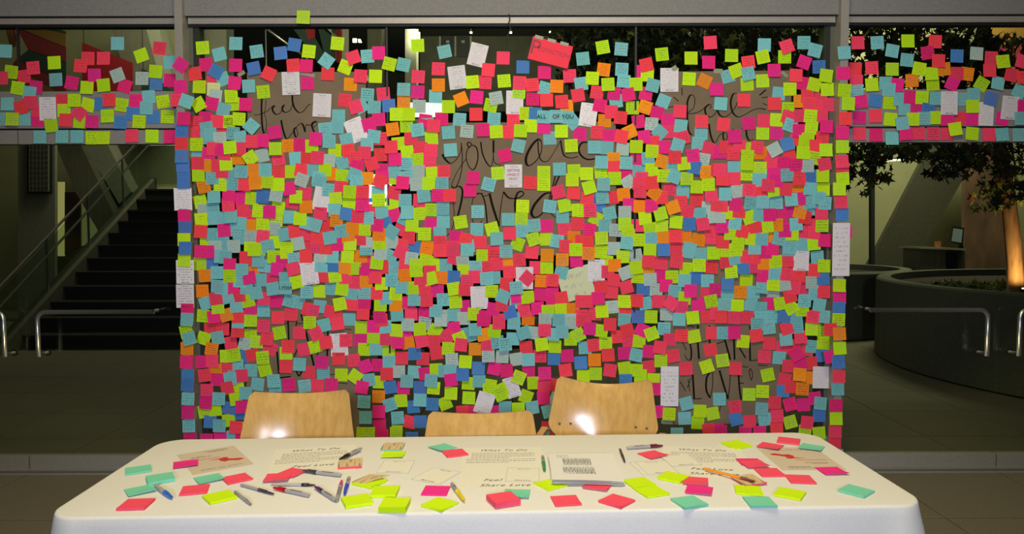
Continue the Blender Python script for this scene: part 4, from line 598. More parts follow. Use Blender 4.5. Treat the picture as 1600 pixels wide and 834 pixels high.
NOTES = """w4545,1302,-2,275,355 w5032,1644,3,280,360 w7464,858,14,270,345 w7146,1210,-7,270,355 w8043,1600,1,265,360 w10458,1249,0,280,365 w5562,2031,-22,285,360 w8021,2750,0,274,358 w9193,1793,8,265,360 L3167,748,-4 T3429,848,-14 t3687,682,1 T4012,805,-8 B4386,832,-6 B4602,703,9 L4827,803,6 m2822,1013,35 m3217,1011,-2 M4787,1031,2 C4582,1021,-4 C3045,1150,-9 c3330,1236,5 t3482,1236,-20 B3376,1117,28 M3683,1021,2 B3966,1070,-12 C4202,1154,24 m2820,1353,-3 c2767,1561,0 L3115,1355,3 y3336,1395,3 g3363,1501,8 M3668,1296,6 T3886,1346,-2 L4114,1435,-5 M4804,1300,0 l3648,1627,-3 L3615,1501,-3 M3840,1634,2 t2912,1581,20 l3104,1631,-30 m3310,1620,10 L5273,680,6 t5102,951,36 l5397,1048,22 C5523,898,-18 t5741,878,-4 m5916,828,-1 L6086,1001,14 T6304,1013,12 L6526,713,-2 T6947,809,-12 C5122,1154,3 o5476,1319,3 C5635,1190,4 L5867,1192,2 C6536,1199,4 C6850,1077,2 t6805,1508,2 O6850,1329,0 M6530,1437,2 o6308,1587,1 T6308,1398,2 t5741,1481,4 t5642,1660,-30 c5390,1565,7 C5556,1667,-18 c5990,1468,-5 t5847,1676,3 b6075,1649,-2 g6549,1660,2 C7861,907,2 c7629,1093,5 c7579,1289,3 B8170,1048,1 M8506,1134,1 c8901,1187,-3 L7380,1282,-5 L7877,1266,-4 l8109,1435,4 C8117,1292,3 t8517,1382,15 C8321,1326,-4 O8699,1349,2 O7205,1551,-22 M7448,1518,5 l7669,1647,12 G7752,1534,-10 l7007,1667,0 M8325,1551,1 C8540,1563,-1 o8855,1660,0 C8778,1587,-4 t9080,1309,-8 C9031,1488,-9 L9418,739,-10 T9706,768,5 T9107,918,-6 L10342,849,-6 l10796,909,0 C11098,666,-4 M11072,975,1 o9431,1088,7 t9716,1084,3 t9743,1269,6 L9256,1223,3 m10047,1117,0 l10114,1170,3 C10100,1011,-12 m10091,1461,8 T10200,1335,14 l9937,1316,0 t9623,1581,-8 m9593,1461,3 c9328,1441,8 L9500,1319,-3 M9816,1475,-10 L10767,1233,4 o11008,1266,24 M11194,1395,0 t10365,1581,22 m9372,1647,12 o10081,1673,18 l9882,1684,0 t11942,703,1 l12260,888,0 C12293,726,-18 t12561,666,0 T12735,786,14 L11429,869,2 c11693,974,-8 L11918,889,-12 M12562,975,20 b12797,1044,-2 t11372,1190,-14 l11505,1107,-20 l11674,1316,-3 T11690,1150,-12 l11916,1263,-2 M12095,1101,0 m12545,1302,8 C12436,1179,3 t12170,1461,6 l12342,1391,-1 T13190,825,-3 m13172,1143,0 l13194,1411,3 l13254,1620,2 C11621,1567,1 l12316,1697,1 C12101,1620,0 o12499,1581,0 c12943,1634,4 c12823,1554,3 c12757,1660,2 c12618,1501,0 c12644,1620,1 l12724,1322,14 L12907,1183,8 L12925,1398,-2 T11260,1620,5 t3495,1713,15 m2873,1852,3 m3204,1846,5 c3462,2005,2 c3065,1912,2 c3065,2078,2 l3568,1899,0 c3389,1899,4 l3734,1859,4 t3230,2005,-10 t3230,2151,0 t3283,2098,0 g3436,2164,-2 t3641,2084,4 t3760,2151,-12 T3929,1972,40 c3939,2210,0 m4118,2197,3 M4297,2071,-8 b2839,2058,2 c2833,2243,1 t3091,2376,0 l3071,2257,1 m3257,2402,3 c3330,2323,3 m3456,2336,0 c3509,2402,3 o3727,2469,-1 c3747,2323,0 L3595,2303,-6 g4098,2429,-12 l3913,2469,-32 c4350,2482,-10 l4304,2323,-1 o4509,2276,-3 m4688,2263,1 t4622,2475,-5 c4800,2462,2 b2866,2734,0 b2853,2588,0 b2839,2442,0 c3091,2548,1 c3403,2588,0 o3270,2588,3 c3469,2681,0 l3531,2561,-3 t3615,2714,2 t3774,2681,2 o3966,2654,0 t4145,2654,0 c4350,2700,-4 l4555,2681,0 t4834,2654,5 c4708,2661,10 l3100,2734,0 t3316,2777,0 o3986,2787,0 t5291,1813,1 t5079,2018,-6 T5271,1985,2 l5231,2349,0 T5145,2210,0 t5417,2184,-12 m5920,1866,-3 m5761,1945,-14 c5947,2164,0 t5841,2131,8 t5735,2257,1 O6135,2018,-8 l6351,1965,-2 l6192,1786,0 l6384,1786,0 m6642,1886,8 m6901,1859,0 c6775,1965,4 c6417,2157,2 T6523,2031,-8 l6742,2157,-3 c6569,2310,8 c6735,2349,2 c6715,2522,1 l6225,2243,-5 l6364,2376,-6 l6523,2495,-5 t6344,2561,5 m6172,2488,-1 l6165,2780,0 t6152,2681,18 c5947,2416,0 C6112,2296,-3 m5966,2654,0 m5973,2780,0 c5807,2561,-18 c5443,2349,-10 c5695,2389,2 c5549,2469,0 m5576,2601,5 t5350,2541,-12 g5138,2508,3 l4873,2283,0 c4959,2462,5 M4933,2170,3 t4900,2654,2 o5178,2720,0 l5079,2654,3 l5344,2747,2 t5536,2734,20 o5735,2787,0 g6536,2681,0 t6357,2773,0 l6755,2707,-3 c6934,2681,0 t4979,2789,8 t7181,1866,4 G7295,2051,5 T7007,2071,-4 T7040,2343,-4 c7437,1786,0 t7719,1856,4 M7550,2029,-2 c7941,2064,1 L7755,2058,-3 c8023,1872,-1 l8219,1773,0 b8365,1780,3 l8292,1965,2 L8133,2045,2 t8590,2157,-2 m8500,1992,0 t8954,1905,-40 t8862,1833,3 t8689,1819,0 T8491,1826,4 l8771,2051,0 m9060,2098,3 L8925,2276,-3 T8100,2276,14 M7890,2429,-12 l7779,2707,-4 l8497,2694,0 T8742,2641,-2 l8968,2667,-2 m7393,2776,2 o9447,1886,2 c9551,1746,0 C9696,1839,5 m10266,1766,8 m10438,1872,0 g10180,1939,4 m9975,1899,-6 o9842,2058,-25 C10624,1740,3 c10465,2058,-3 t10637,1969,6 c10670,2151,-14 t10306,2071,42 t10955,2084,0 c10962,1899,0 t10909,2243,5 m11167,2376,0 c11074,2323,12 c9335,2068,3 m9517,2124,0 c9710,2131,10 c10200,2217,5 m10067,2137,-8 t10591,2270,16 m10372,2296,0 T9286,2300,0 t9484,2310,2 g9729,2329,3 l9941,2290,2 t10127,2475,-3 l10187,2363,3 m9935,2495,10 m9782,2681,0 t9782,2545,2 l9392,2681,-5 o9588,2482,0 c9588,2614,0 T9398,2535,2 t9975,2681,3 l10180,2654,2 l9604,2787,0 o10346,2522,18 t10518,2614,3 l10683,2555,-8 C10544,2455,0 g10988,2495,10 m10829,2429,-6 b10849,2614,12 o11035,2687,-4 c11207,2654,2 l9166,2714,0 t10538,2760,20 l10372,2747,2 l10730,2789,0 c10028,2787,0 c11306,1945,5 M11697,1925,-5 c11936,1886,2 l12134,1872,3 c12313,1826,14 t12346,1958,20 c12505,1806,-2 c12837,1806,0 l12664,1813,4 l12678,1998,5 c12850,2151,2 M12909,1978,2 L11916,2082,1 m12134,2078,1 c12452,2177,-8 m12485,2038,0 l12625,2177,2 l12578,2217,4 c12744,2283,3 l12731,2469,10 l12903,2343,0 l12545,2382,3 c12883,2561,-10 c12068,2389,0 c12333,2416,-10 b12300,2250,-14 g12101,2336,-28 o11883,2389,0 l11704,2323,0 c11830,2303,3 m11247,2376,0 c11339,2296,0 c11459,2402,2 c11551,2283,4 M11478,2131,-4 c11253,2654,2 l11677,2442,3 l11671,2720,2 L11671,2561,2 t11468,2614,0 m12234,2548,3 c12042,2548,3 g12618,2588,0 m12439,2575,0 t11883,2734,3 l11876,2628,1 m12095,2720,0 t12300,2734,-3 c12485,2760,-12 b12664,2747,3 l12856,2747,0 c11472,2789,0 c13208,1852,1 M13161,2071,2 L13161,2290,0 c13168,2681,-3 C13155,2522,-3 l13168,2793,-5 b2870,2846,0 o3184,2913,-12 l3442,2882,3 t3641,2873,3 c3820,2880,3 o3992,2860,-3 l4171,2840,3 l4343,2880,2 m4516,2946,-10 g4714,2813,20 c4767,3019,5 c4569,3158,12 l4622,3074,2 o4781,3231,0 l3131,3147,-13 g3184,3290,0 t3343,3072,-2 l3224,3781,0 m3575,3039,3 m3767,3092,-8 c3793,3290,-3 c3906,3370,3 c3568,3204,-2 l3933,3098,5 B4105,3072,3 g4317,3052,8 l4045,3297,5 l4317,3436,4 l4350,3251,4 M4211,3310,1 o3939,3529,2 g4284,3575,2 l4105,3509,2 t3310,3661,0 t3760,3714,4 t3747,3648,8 t3668,3595,3 t3747,3489,6 t3482,3714,0 t3330,3264,-3 t3350,3410,-2 t3495,3410,3 T3608,3383,-2 t3482,3820,1 l3144,3429,-4 C3138,3615,3 M3502,3595,-4 g3919,3701,2 c4107,3694,6 l4310,3781,-2 t4529,3390,2 l4688,3416,4 t4449,3661,-10 c4608,3615,-3 c4767,3661,2 t4794,3482,14 c4827,3860,0 g4655,3807,-10 l4482,3880,2 l4052,3887,5 t4184,3847,-10 l3913,3880,2 g3654,3847,0 g3363,3860,0 w2859,3111,-1,278,347 m2879,3372,-1 b2888,3553,0 l2876,3743,0 t4993,2840,18 w5032,3111,12,272,364 t5138,2966,5 t5569,2840,6 c5324,2926,5 l5244,3105,-4 l5456,3171,6 L5463,2999,4 t5231,3277,-3 c5092,3516,-4 c5006,3337,4 o5258,3449,3 b5410,3343,10 c5814,3290,0 c5589,3383,5 m5668,3198,0 C5668,2999,2 t5741,3403,2 t5907,3012,2 L5917,3125,-1 C5933,2827,22 l6132,3184,8 c6159,3012,13 m6159,3363,-14 t5966,3330,-2 M6291,2853,5 c6265,3582,20 t6331,3423,25 t6331,3131,0 t6364,3317,0 g6510,2880,0 l6699,2866,1 t6907,2866,0 c6556,3131,3 m6848,3052,2 T6622,3058,-6 l6556,3337,-3 m6735,3496,3 l6742,3277,3 T6920,3257,1 t6927,3463,1 l6437,3529,4 l6633,3655,1 t6874,3641,-2 c6874,3781,0 o6675,3860,10 b6470,3873,5 c6384,3714,2 c6278,3827,8 b6026,3502,-18 g6119,3781,3 t6119,3622,32 m5894,3516,4 o5920,3661,3 l5701,3582,3 l5931,3796,1 g5741,3794,10 o5509,3569,3 o5443,3701,0 c5619,3734,-1 l5470,3807,2 m5271,3820,0 c5099,3873,3 T5337,3608,-10 t5152,3714,-10 t4920,3516,15 c4959,3714,2 c4940,3860,0 M7344,2970,0 T7636,2880,15 C8285,2853,3 L8497,2880,1 l8941,2811,0 c8961,3012,4 C8722,2999,-14 c7026,3052,0 t7466,3306,0 t7450,3582,1 L7199,3469,-9 l7689,3575,-14 L8166,3221,2 t7938,3427,0 l8146,3423,1 t8153,3608,2 t8345,3522,-5 m8537,3529,0 T8590,3224,8 t8791,3383,-2 L8822,3211,-10 l9034,3280,-3 c9027,3496,0 c8822,3582,-3 o8968,3708,0 l8537,3734,0 l8338,3734,-18 t8703,3767,8 l8086,3807,20 C7963,3645,0 t7762,3728,-3 c7501,3783,1 m7119,3701,3 t7311,3847,-8 c7278,3741,14 c7073,3860,2 c7709,3926,3 c9087,3767,0 c8835,3847,3 b9358,3211,0 b9272,3118,0 c9173,3111,5 l9206,2926,-16 t9431,2880,2 c9570,3085,-5 T9411,3085,-5 g9816,2853,-30 o9745,3036,-6 c10187,2853,-8 c9988,2866,3 C10001,2992,3 o10226,3012,35 c10465,2959,3 c10339,3085,-3 t10670,2992,2 l10889,2919,2 l11068,2880,-2 c10889,3118,5 c11114,3052,-5 g11061,3251,5 c11207,3198,0 g11154,3383,-5 t10935,3343,-3 l9113,3290,0 l9312,3410,25 C9219,3284,-2 t9524,3330,-12 m9831,3198,0 o10001,3224,3 m10180,3213,0 t9451,3529,3 g9763,3317,0 g9623,3595,3 l9763,3502,-3 c9961,3522,-2 l9816,3622,-12 l10081,3410,-5 l10160,3582,-10 l10339,3535,1 l10319,3337,-14 c10637,3158,0 O10515,3237,-18 c10743,3304,10 L10564,3469,5 b10772,3502,-2 c11121,3714,2 c11114,3595,5 C10982,3502,-8 m9213,3595,2 c9173,3781,-3 l9398,3721,-2 g9590,3880,0 t9796,3794,6 l9988,3747,0 t10180,3728,-4 o10372,3714,-5 o10710,3701,-5 C10551,3688,1 o10915,3747,5 t10776,3887,10 C11286,2800,2 g11876,2919,-5 t11856,2800,0 t11333,3032,0 g11531,2986,-8 c11883,3012,-5 c11704,2972,3 m12134,2827,0 l12088,2972,-10 C12002,2893,2 o12459,2952,-3 c12273,2959,2 t12658,2946,3 l12863,2959,0 C12485,2800,0 c11273,3211,0 m11492,3198,5 l11379,3323,-3 c11551,3304,5 t11750,3264,3 t11730,3171,5 t11922,3158,0 t12128,3164,0 t11869,3357,4 m12492,3105,0 m12320,3304,3 t12360,3118,-5 t12691,3264,0 t12638,3158,-5 t12797,3092,10 t12890,3171,3 m12194,3357,0 m12028,3357,-2 l11704,3396,-20 t11485,3482,8 m11286,3542,0 o12499,3310,12 c12664,3516,0 c12578,3396,5 c12837,3337,1 c12572,3622,2 l12843,3522,0 m12320,3569,0 t12439,3502,-5 l12379,3655,1 c12717,3635,5 m12267,3608,0 o12134,3516,-2 l11982,3535,-8 c11803,3542,-8 c11604,3608,12 l11419,3648,3 l11531,3807,3 c11293,3781,2 l11743,3728,5 o12042,3728,0 t11902,3734,2 t12174,3728,12 m12068,3887,3 t11790,3873,0 t12346,3860,3 t12545,3820,3 l12717,3807,-5 M12883,3754,2 G11240,3383,0 L13115,2952,0 c13137,3155,-1 B13157,3350,0 m13212,3622,0 w13141,3897,0,269,828 b2896,3873,0 w2892,4247,0,278,371 L2879,4066,3 w2892,4626,0,278,364 b3310,4099,3 m3250,3933,0 m3138,3927,2 l3124,4125,1 t3442,4006,0 t3522,4019,0 m3591,4136,2 o3952,4211,3 t4131,4152,5 t4032,4072,2 c3840,4026,2 L3972,3900,0 l4277,4013,0 m4410,4086,3 l4476,3940,-2 t4595,4046,-5 c4781,4006,0 c4237,4351,5 m4330,4205,5 w4835,4270,-7,270,350 t4463,4351,-3 C4582,4198,-12 l4635,4404,-14 o3204,4304,-3 t3392,4258,0 l3588,4311,0 t3747,4390,5 t3780,4218,3 t3853,4496,0 t4065,4370,3 M3893,4335,-8 t3999,4576,-10 o3161,4545,-2 t3462,4496,4 t3396,4470,4 c3734,4616,-4 m3628,4483,-14 t3217,4735,-15 c3376,4662,-8 t3548,4642,-15 t3694,4781,-3 l3873,4695,-12 t4118,4847,1 c4125,4662,1 t4264,4510,-8 t4463,4496,0 m4317,4711,2 t4661,4722,14 t4529,4695,14 c4820,4828,12 t4794,4563,2 l3403,4801,-3 l3177,4934,5 m3343,4947,-8 o3535,4920,-15 c3721,4947,0 m3913,4814,2 l3919,5000,0 C4343,4960,1 C4549,4907,2 m2926,4841,2 t2923,4987,3 g5006,3993,3 t5191,4006,3 l5430,4006,4 c5788,4033,10 o5629,4006,-4 t5721,3887,0 t6106,4006,25 g5947,3953,5 c6265,3940,25 o6662,3913,10 c6874,3913,0 b5191,4152,0 t5019,4152,2 c5059,4311,3 l5231,4308,-6 o5383,4178,0 l5542,4194,1 m5708,4205,2 c5986,4178,-14 m5854,4245,0 L5890,4105,6 t6172,4178,2 c6331,4152,3 g6430,4039,8 l6795,4125,14 l6649,4072,14 t6967,4139,0 l6503,4139,0 o6324,4304,-4 l6503,4225,-3 c6715,4245,0 c6569,4351,0 o6901,4337,3 l6722,4351,-14 c5403,4337,0 c5549,4410,4 o5721,4390,0 l5960,4430,0 C5867,4324,3 t6119,4377,2 l6437,4496,-5 c6636,4523,-3 m6834,4543,0 l4989,4549,2 t5178,4510,3 t5489,4576,8 L5344,4516,8 t5692,4572,1 c5880,4582,3 l5944,4761,2 t6026,4655,-3 o6185,4761,2 l6185,4589,5 T6278,4483,3 m6384,4722,-5 t6470,4678,1 c6662,4695,-2 t6927,4682,-3 t4999,4788,5 c4887,4854,10 c5165,4867,10 l5311,4748,-10 c5505,4755,2 m5695,4722,2 C5675,4894,3 c5244,4947,0 t5456,4987,0 m5933,4947,-5 t6205,4920,-3 c6424,4907,0 m6636,4907,2 g6914,4934,2 t6808,4854,2 c7099,4033,15 c7073,3913,0 t7298,3900,0 g7232,4099,-5 l7543,3995,1 c7722,3980,0 o7927,4099,3 c7762,4125,-5 t7908,3927,0 c7603,4178,0 c8113,4059,-4 C8312,3940,5 o8550,3986,2 o8786,4056,1 m9007,4072,-3 L8997,3900,0 w9001,4430,-16,517,490 t8769,4251,14 c8371,4178,2 l8544,4178,0 w8192,4344,0,278,351 c8239,4344,40 c7961,4251,-3 l7252,4231,3 t7431,4172,0 b7093,4327,2 c7417,4324,0 c7298,4390,3 t7722,4337,-3 t7603,4351,-3 l7093,4510,-8 c7265,4523,2 w7490,4649,-2,272,358 l7682,4549,3 c7908,4443,8 t7861,4629,22 g8060,4722,3 m8080,4629,-5 l8245,4642,-4 T8067,4496,-5 o8457,4390,2 C8630,4377,4 m8444,4602,3 m8630,4589,0 m8630,4722,0 c8775,4655,-10 m7245,4788,-3 L7119,4715,-3 c7841,4761,5 m7709,4828,8 b7967,4874,-14 o8252,4980,0 c8186,4847,-4 m8398,4814,-3 l8769,4841,-3 l8563,4861,-2 o8954,4828,-3 c9087,4708,0 c9087,4934,0 t7093,4920,0 g7245,4973,0 l7408,4907,2 m7576,4947,3 c7795,4997,0 t8027,4987,-8 g8517,4987,0 t8729,5000,0 g8928,4997,0 o9193,3960,2 l9471,4086,8 L9385,3933,4 l9733,4009,-2 g9935,3993,-12 l10156,3907,1 B10365,3900,0 c10564,3887,0 t10756,3933,8 t10955,3966,0 l11147,3953,0 w9319,4225,0,265,345 c9498,4245,0 o9604,4145,0 c9590,4370,8 c9557,4563,4 c9385,4483,-5 c9789,4483,-14 g9776,4264,-22 l9968,4324,4 l9941,4178,-8 o10140,4192,0 c10134,4086,2 c10332,4112,4 l10717,4198,3 C10571,4086,8 c11114,4172,3 l10922,4145,1 m10326,4311,0 l10498,4324,0 b10047,4516,0 g10160,4364,-2 g10253,4523,2 m10405,4463,2 t10544,4549,5 b10882,4344,0 t10697,4384,2 c11048,4549,2 t11054,4384,0 l10697,4655,5 M10789,4543,2 m11180,4523,0 c9166,4708,-2 M9345,4655,-4 c9299,4900,3 g9564,4794,-5 L9405,4861,-3 c9769,4854,0 l9756,4708,0 t10087,4735,-8 C9948,4695,1 g10412,4907,0 c10286,4708,2 c10650,4801,5 C10485,4735,35 m10909,4761,-8 l11114,4708,-12 b9968,4947,1 L10171,4947,2 t9756,4997,2 T10611,4987,2 L10823,4960,-5 c11048,4947,-3 c11194,4894,0 c9146,4960,3 l11353,3913,0 l11498,3900,0 t11485,4033,-12 c11339,4086,-10 b11624,4185,2 c11790,4019,3 c11671,4006,4 m11962,3940,0 c11803,4165,0 o11942,4112,2 l12117,4086,-3 c12307,4072,0 t12320,3900,0 t12770,4019,-5 w12519,4072,2,245,311 c12717,4218,2 l12876,4154,2 l11425,4245,-5 l11661,4377,2 m11922,4311,3 t12108,4271,2 c12293,4284,3 c12492,4311,0 b12863,4351,-2 c12585,4510,0 c12413,4496,5 g12684,4404,-3 t11366,4602,3 B11366,4430,2 o11565,4563,2 t11770,4563,0 g12081,4563,2 t11909,4483,5 g12254,4443,-10 L12081,4443,5 c12346,4629,-15 t12731,4589,0 C12870,4556,1 t11319,4761,1 l11522,4775,2 t11730,4755,5 m12035,4741,-2 l12194,4741,-8 t11883,4814,2 l12360,4801,-30 t12572,4695,2 l12538,4841,3 t12803,4761,8 t12876,4947,3 c12697,4947,8 C11472,4960,3 c11677,4960,2 C11260,4947,0 t11889,4960,0 t12081,4947,2 b12254,4947,5 t12439,4947,0 l13112,4457,2 m13119,4653,0 b13108,4817,0 l13104,4993,2 l2912,5179,-12 o2922,5444,1 t2959,5285,-15 M2912,5656,2 b2932,5868,0 B2929,6007,1 t3721,5027,0 l3913,5239,5 c3290,5146,0 c3482,5139,2 l3184,5285,18 t3400,5278,-10 c3605,5355,-8 o3307,5451,10 m3164,5649,-2 c3714,5170,3 g3827,5371,12 l4012,5338,3 c4118,5093,2 c4224,5444,25 c4171,5285,6 L4367,5199,-10 c4675,5199,0 l4469,5517,0 C4502,5411,2 C4469,5722,2 c4747,5457,-10 c4827,5815,3 T4681,5689,3 b3813,5570,3 t3707,5716,-5 c3535,5742,0 o3363,5782,-3 c3316,5636,0 l3535,5563,0 L3661,5546,-9 c3946,5550,-10 l4138,5775,-15 L4105,5583,-5 t3919,5784,2 c3197,5861,-8 l3714,6027,-8 t3654,5888,3 c3774,5868,-5 t3595,5914,-4 m3389,5928,3 c3233,6093,0 c3548,6060,-12 t4025,6000,8 t4297,6027,-3 T4277,5947,-4 m4516,6007,-5 t4761,6027,-6 l4840,5040,0 C5277,5053,-8 t5065,5080,-14 c4940,5212,-25 l4926,5411,-14 w5297,5384,-4,272,358 C5092,5351,-10 C5406,5315,0 c5291,5603,0 l5646,5113,1 m5834,5099,2 c5960,5000,-5 t6019,5106,-5 m6344,5159,0 l6198,5159,5 g6371,5073,2 g6636,5053,10 l6556,5139,-5 c6927,5252,30 l6795,5172,28 g6887,5000,2 m5635,5315,2 l5695,5457,2 l5834,5265,1 t5874,5451,0 l6072,5477,0 c6033,5292,-2 o6377,5351,-10 M6218,5345,0 c6589,5325,-12 c6781,5331,0 c6821,5517,-8 c6609,5603,3 b6479,5523,-2 C6280,5590,1 c5529,5629,-8 m5708,5722,-18 m5907,5702,0 t6079,5656,0 t5052,5822,-2 M5032,5656,3 l5333,5855,1 l5549,5881,35 l5927,5967,2 t5761,5934,-5 g6231,5802,0 c6043,5841,0 t6470,5808,3 m6642,5835,-6 l6814,5775,-2 t6947,5795,0 m6304,6060,3 T6357,5954,2 b6563,6053,2 l6775,6060,5 T6735,5941,3 b6099,6047,-8 c4959,6020,0 m5178,6007,2 m5655,6047,10 m7550,5000,0 l7729,5172,8 C7795,5040,1 t8027,5046,2 m7093,5126,-8 t7338,5239,-15 t7298,5212,-10 o7550,5225,-12 T7424,5146,-4 c7007,5252,30 l7185,5285,-20 c7205,5384,8 o7424,5451,0 l7007,5444,3 t7775,5345,-8 t8014,5292,2 t7894,5378,-5 c7616,5378,0 g8345,5199,6 T8186,5199,-20 c8510,5159,0 g8934,5040,2 t8782,5186,0 t8643,5219,3 l8915,5298,0 l9034,5232,-25 c8438,5563,0 c8219,5424,-5 l8464,5378,-8 b8656,5603,1 l8669,5411,2 M8862,5557,-3 B9074,5663,-3 g7060,5616,-3 g7629,5557,-2 g7848,5570,3 g8067,5610,-8 m8259,5795,0 T8255,5616,-2 l7272,5649,4 B7477,5749,3 t7040,5795,0 m7046,5934,-8 l7318,5987,4 B7229,5848,-1 m7722,5755,12 m7914,5788,-4 w8000,6047,-18,225,331 L8106,5894,22 C8835,5782,-8 l8338,5981,-2 c8663,6007,5 c8497,6034,0 M8510,5828,-2 l7656,6020,10 t7486,5954,1 l7828,6087,-25 c9100,5000,0 m9213,5133,3 l9398,5166,8 c9531,5066,1 c9650,5258,-5 c9822,5331,-8 c9802,5159,-15 l9988,5331,5 m10028,5152,25 l10180,5212,-20 t10375,5133,2 c10465,5305,3 c10650,5239,2 L10842,5252,-10 c11127,5199,0 t9140,5431,-3 c9279,5391,-6 l9464,5364,-2 C9501,5543,-3 O9289,5620,-1 m9756,5517,-3 m10140,5490,5 T9941,5543,12 C10312,5424,8 c10518,5557,-10 l10326,5636,-1 c10134,5729,-8 C9531,5782,8 l9759,5749,-8 l10008,5868,0 l9941,5782,1 l9305,5835,1 l9113,5875,0 b9776,5941,0 l10213,5928,1 m10226,6073,0 w10462,6034,0,281,633 C10717,5755,-3 c11101,5464,-10 L11041,5722,-18 t11300,5199,0 l11611,5331,4 m11472,5192,0 t12015,5119,-6 t11830,5066,0 c11816,5239,-10 C12015,5364,1 t12452,5106,-5 c12293,5126,-18 c12227,5424,4 c12413,5398,0 c12625,5451,20 t12691,5411,5 c12512,5265,-5 T12280,5298,-5 l12863,5159,3 L12678,5139,2 l12863,5358,3 c12976,5146,0 m12982,5570,-10 b12843,5557,1 C11942,5570,3 t12174,5590,5 c12320,5716,3 c12671,5676,-8 m12505,5663,-10 M12439,5530,-30 o12638,5901,3 o12492,5848,5 c12260,5928,10 b12234,6106,0 c12360,6040,0 o12538,6073,3 w12837,5894,1,281,345 l11286,5629,-8 C11489,5753,1 L11995,5855,-12 O13115,5212,-2 L13121,5437,-4 b13098,5649,0 c13108,5878,0 t13088,6073,0 T2939,6226,2 m2939,6438,0 t2952,6650,-2 m2968,6849,0 l3197,6431,-8 l3363,6398,-5 m3217,6286,3 b3283,6590,4 b3754,6458,0 b3575,6372,8 T3418,6226,3 l3687,6233,-8 t3840,6140,2 m3780,6352,-3 l3575,6564,-8 t3429,6646,1 l3800,6683,0 m3230,6869,0 t3641,6822,0 m3442,6842,0 m3774,6869,0 C3687,6670,4 o5916,6193,1 t5688,6272,3 l6265,6259,-3 t6092,6319,-18 b6457,6352,-5 b6755,6312,3 T6563,6246,3 l6954,6299,-22 M5920,6425,1 m5931,6630,0 m5973,6802,-2 t5712,6517,0 c6404,6590,14 T6214,6524,-4 b6569,6584,0 b6437,6842,0 l5668,6769,3 l5761,6769,0 L6192,6736,1 L7046,6140,2 L7325,6213,3 l7643,6087,0 c7232,6431,-5 m7417,6431,0 m7749,6431,0 w7570,6299,18,272,345 L7828,6153,-20 l8219,6193,20 m8491,6219,-3 g8689,6233,20 t8318,6365,-10 t8570,6418,-15 l8100,6385,-2 t7894,6365,0 c8557,6683,3 t8491,6842,0 m10266,6431,0 t10723,6299,-15 l10902,6604,3 l10935,6418,2 L11134,6458,-12 L10454,6464,3 T10697,6531,-2 t10577,6776,0 m11207,6716,0 c11074,6710,-8 T11240,6233,0 b11498,6544,-14 C11485,6352,-8 m11644,6749,0 c11710,6584,-2 t11949,6551,-8 T11902,6385,3 m11869,6749,0 c12134,6683,-2 c12141,6491,-3 C12105,6286,-1 L11704,6160,1 L11913,6113,2 m12346,6312,-14 m12731,6219,-8 M12552,6319,-2 t12817,6299,6 b12797,6491,0 L12346,6590,-16 l12578,6736,5 c12611,6597,6 t12823,6908,0 L12797,6763,-5 M11260,6736,0 M13062,6332,2 L13062,6535,0 c13049,6736,1 c13042,6928,0 t13075,7114,0 t88,800,2 l175,1125,8 c25,1218,0 c375,1195,-6 C520,1062,-5 L850,980,-3 T875,1245,-3 c1375,912,2 C1262,1030,5 C1620,912,0 m1475,1175,0 T1838,680,0 L2212,868,-20 C2495,755,5 b2438,1308,2 L2432,1118,5 G2220,1225,1 T2662,975,-4 M2662,1255,2 M1125,1295,10 L1362,1368,2 L1620,1332,-6 m1950,1342,18 G1838,1175,-20 l275,1375,10 m562,1362,5 t462,1450,8 T120,1625,0 t375,1862,0 m588,1875,2 c588,1725,0 c475,1600,0 c325,1675,-10 w745,1700,0,260,360 c975,1570,0 l1000,1725,0 l1162,1568,0 l1375,1638,15 l1250,1900,5 c1030,1875,2 C1238,1762,40 M1438,1900,3 b1575,1625,5 c1708,1562,-2 l1900,1638,8 b2075,1775,3 m2125,1575,0 b2388,1825,2 L2175,1900,3 t2325,1512,-4 T2288,1688,2 L1680,1812,-2 B1882,1912,2 L2550,1588,-8 L2618,1825,2 t38,1862,0 L195,1862,2 l800,1962,-6 T627,2140,0 t972,2134,0 t1207,2134,0 l1440,2153,0 l1618,2153,0 C2060,2121,-2 L2376,2127,1 M2666,2134,1 C13400,670,0 c13362,1080,2 C13620,1062,-3 T13705,668,-3 T13938,795,10 l14182,642,0 T14170,938,6 l13938,1082,1 c13380,1270,0 L13620,1325,-3 t13838,1300,0 m14020,1325,5 t13888,1400,3 t13388,1425,-4 o14250,1258,-3 c14612,650,2 m14495,825,-8 o14750,1080,-6 C14662,950,2 l14362,1075,10 l14575,1312,-5 L14550,1150,-2 B14950,875,2 G15255,838,5 c15488,905,2 c15462,1100,0 l15670,962,-5 o15112,1155,8 c14955,1150,2 m14875,1312,25 l15338,1312,30 t15588,1300,12 c15800,1168,12 c15975,962,15 c15988,1212,0 t15925,1425,25 M13450,1588,-8 B13675,1570,8 l13900,1605,3 t14062,1550,0 t14138,1700,0 M13430,1838,1 C13675,1812,-2 l13912,1862,5 m14325,1688,0 m14225,1512,2 l14408,1525,2 b14500,1712,8 l14625,1838,0 t14438,1850,0 l14262,1862,0 t14100,1925,-8 t14625,1538,2 t15025,1550,0 m14800,1862,0 c15012,1850,0 w14830,1610,0,260,360 m15188,1850,0 w15405,1780,2,240,360 t15212,1475,-3 L15195,1662,0 B15482,1545,15 m15662,1850,10 w15780,1685,5,260,360 m16000,1662,0 t15950,1850,0 c13424,2088,0 m13684,2107,0 T13936,2160,0 m14150,2088,-3 c14348,2081,0 c14579,2088,0 c14798,2088,0 L14923,2015,-8 L15187,2088,5 c15451,2101,0 T15655,2101,-3 t15919,2107,0 L4740,270,2"""
notes = []
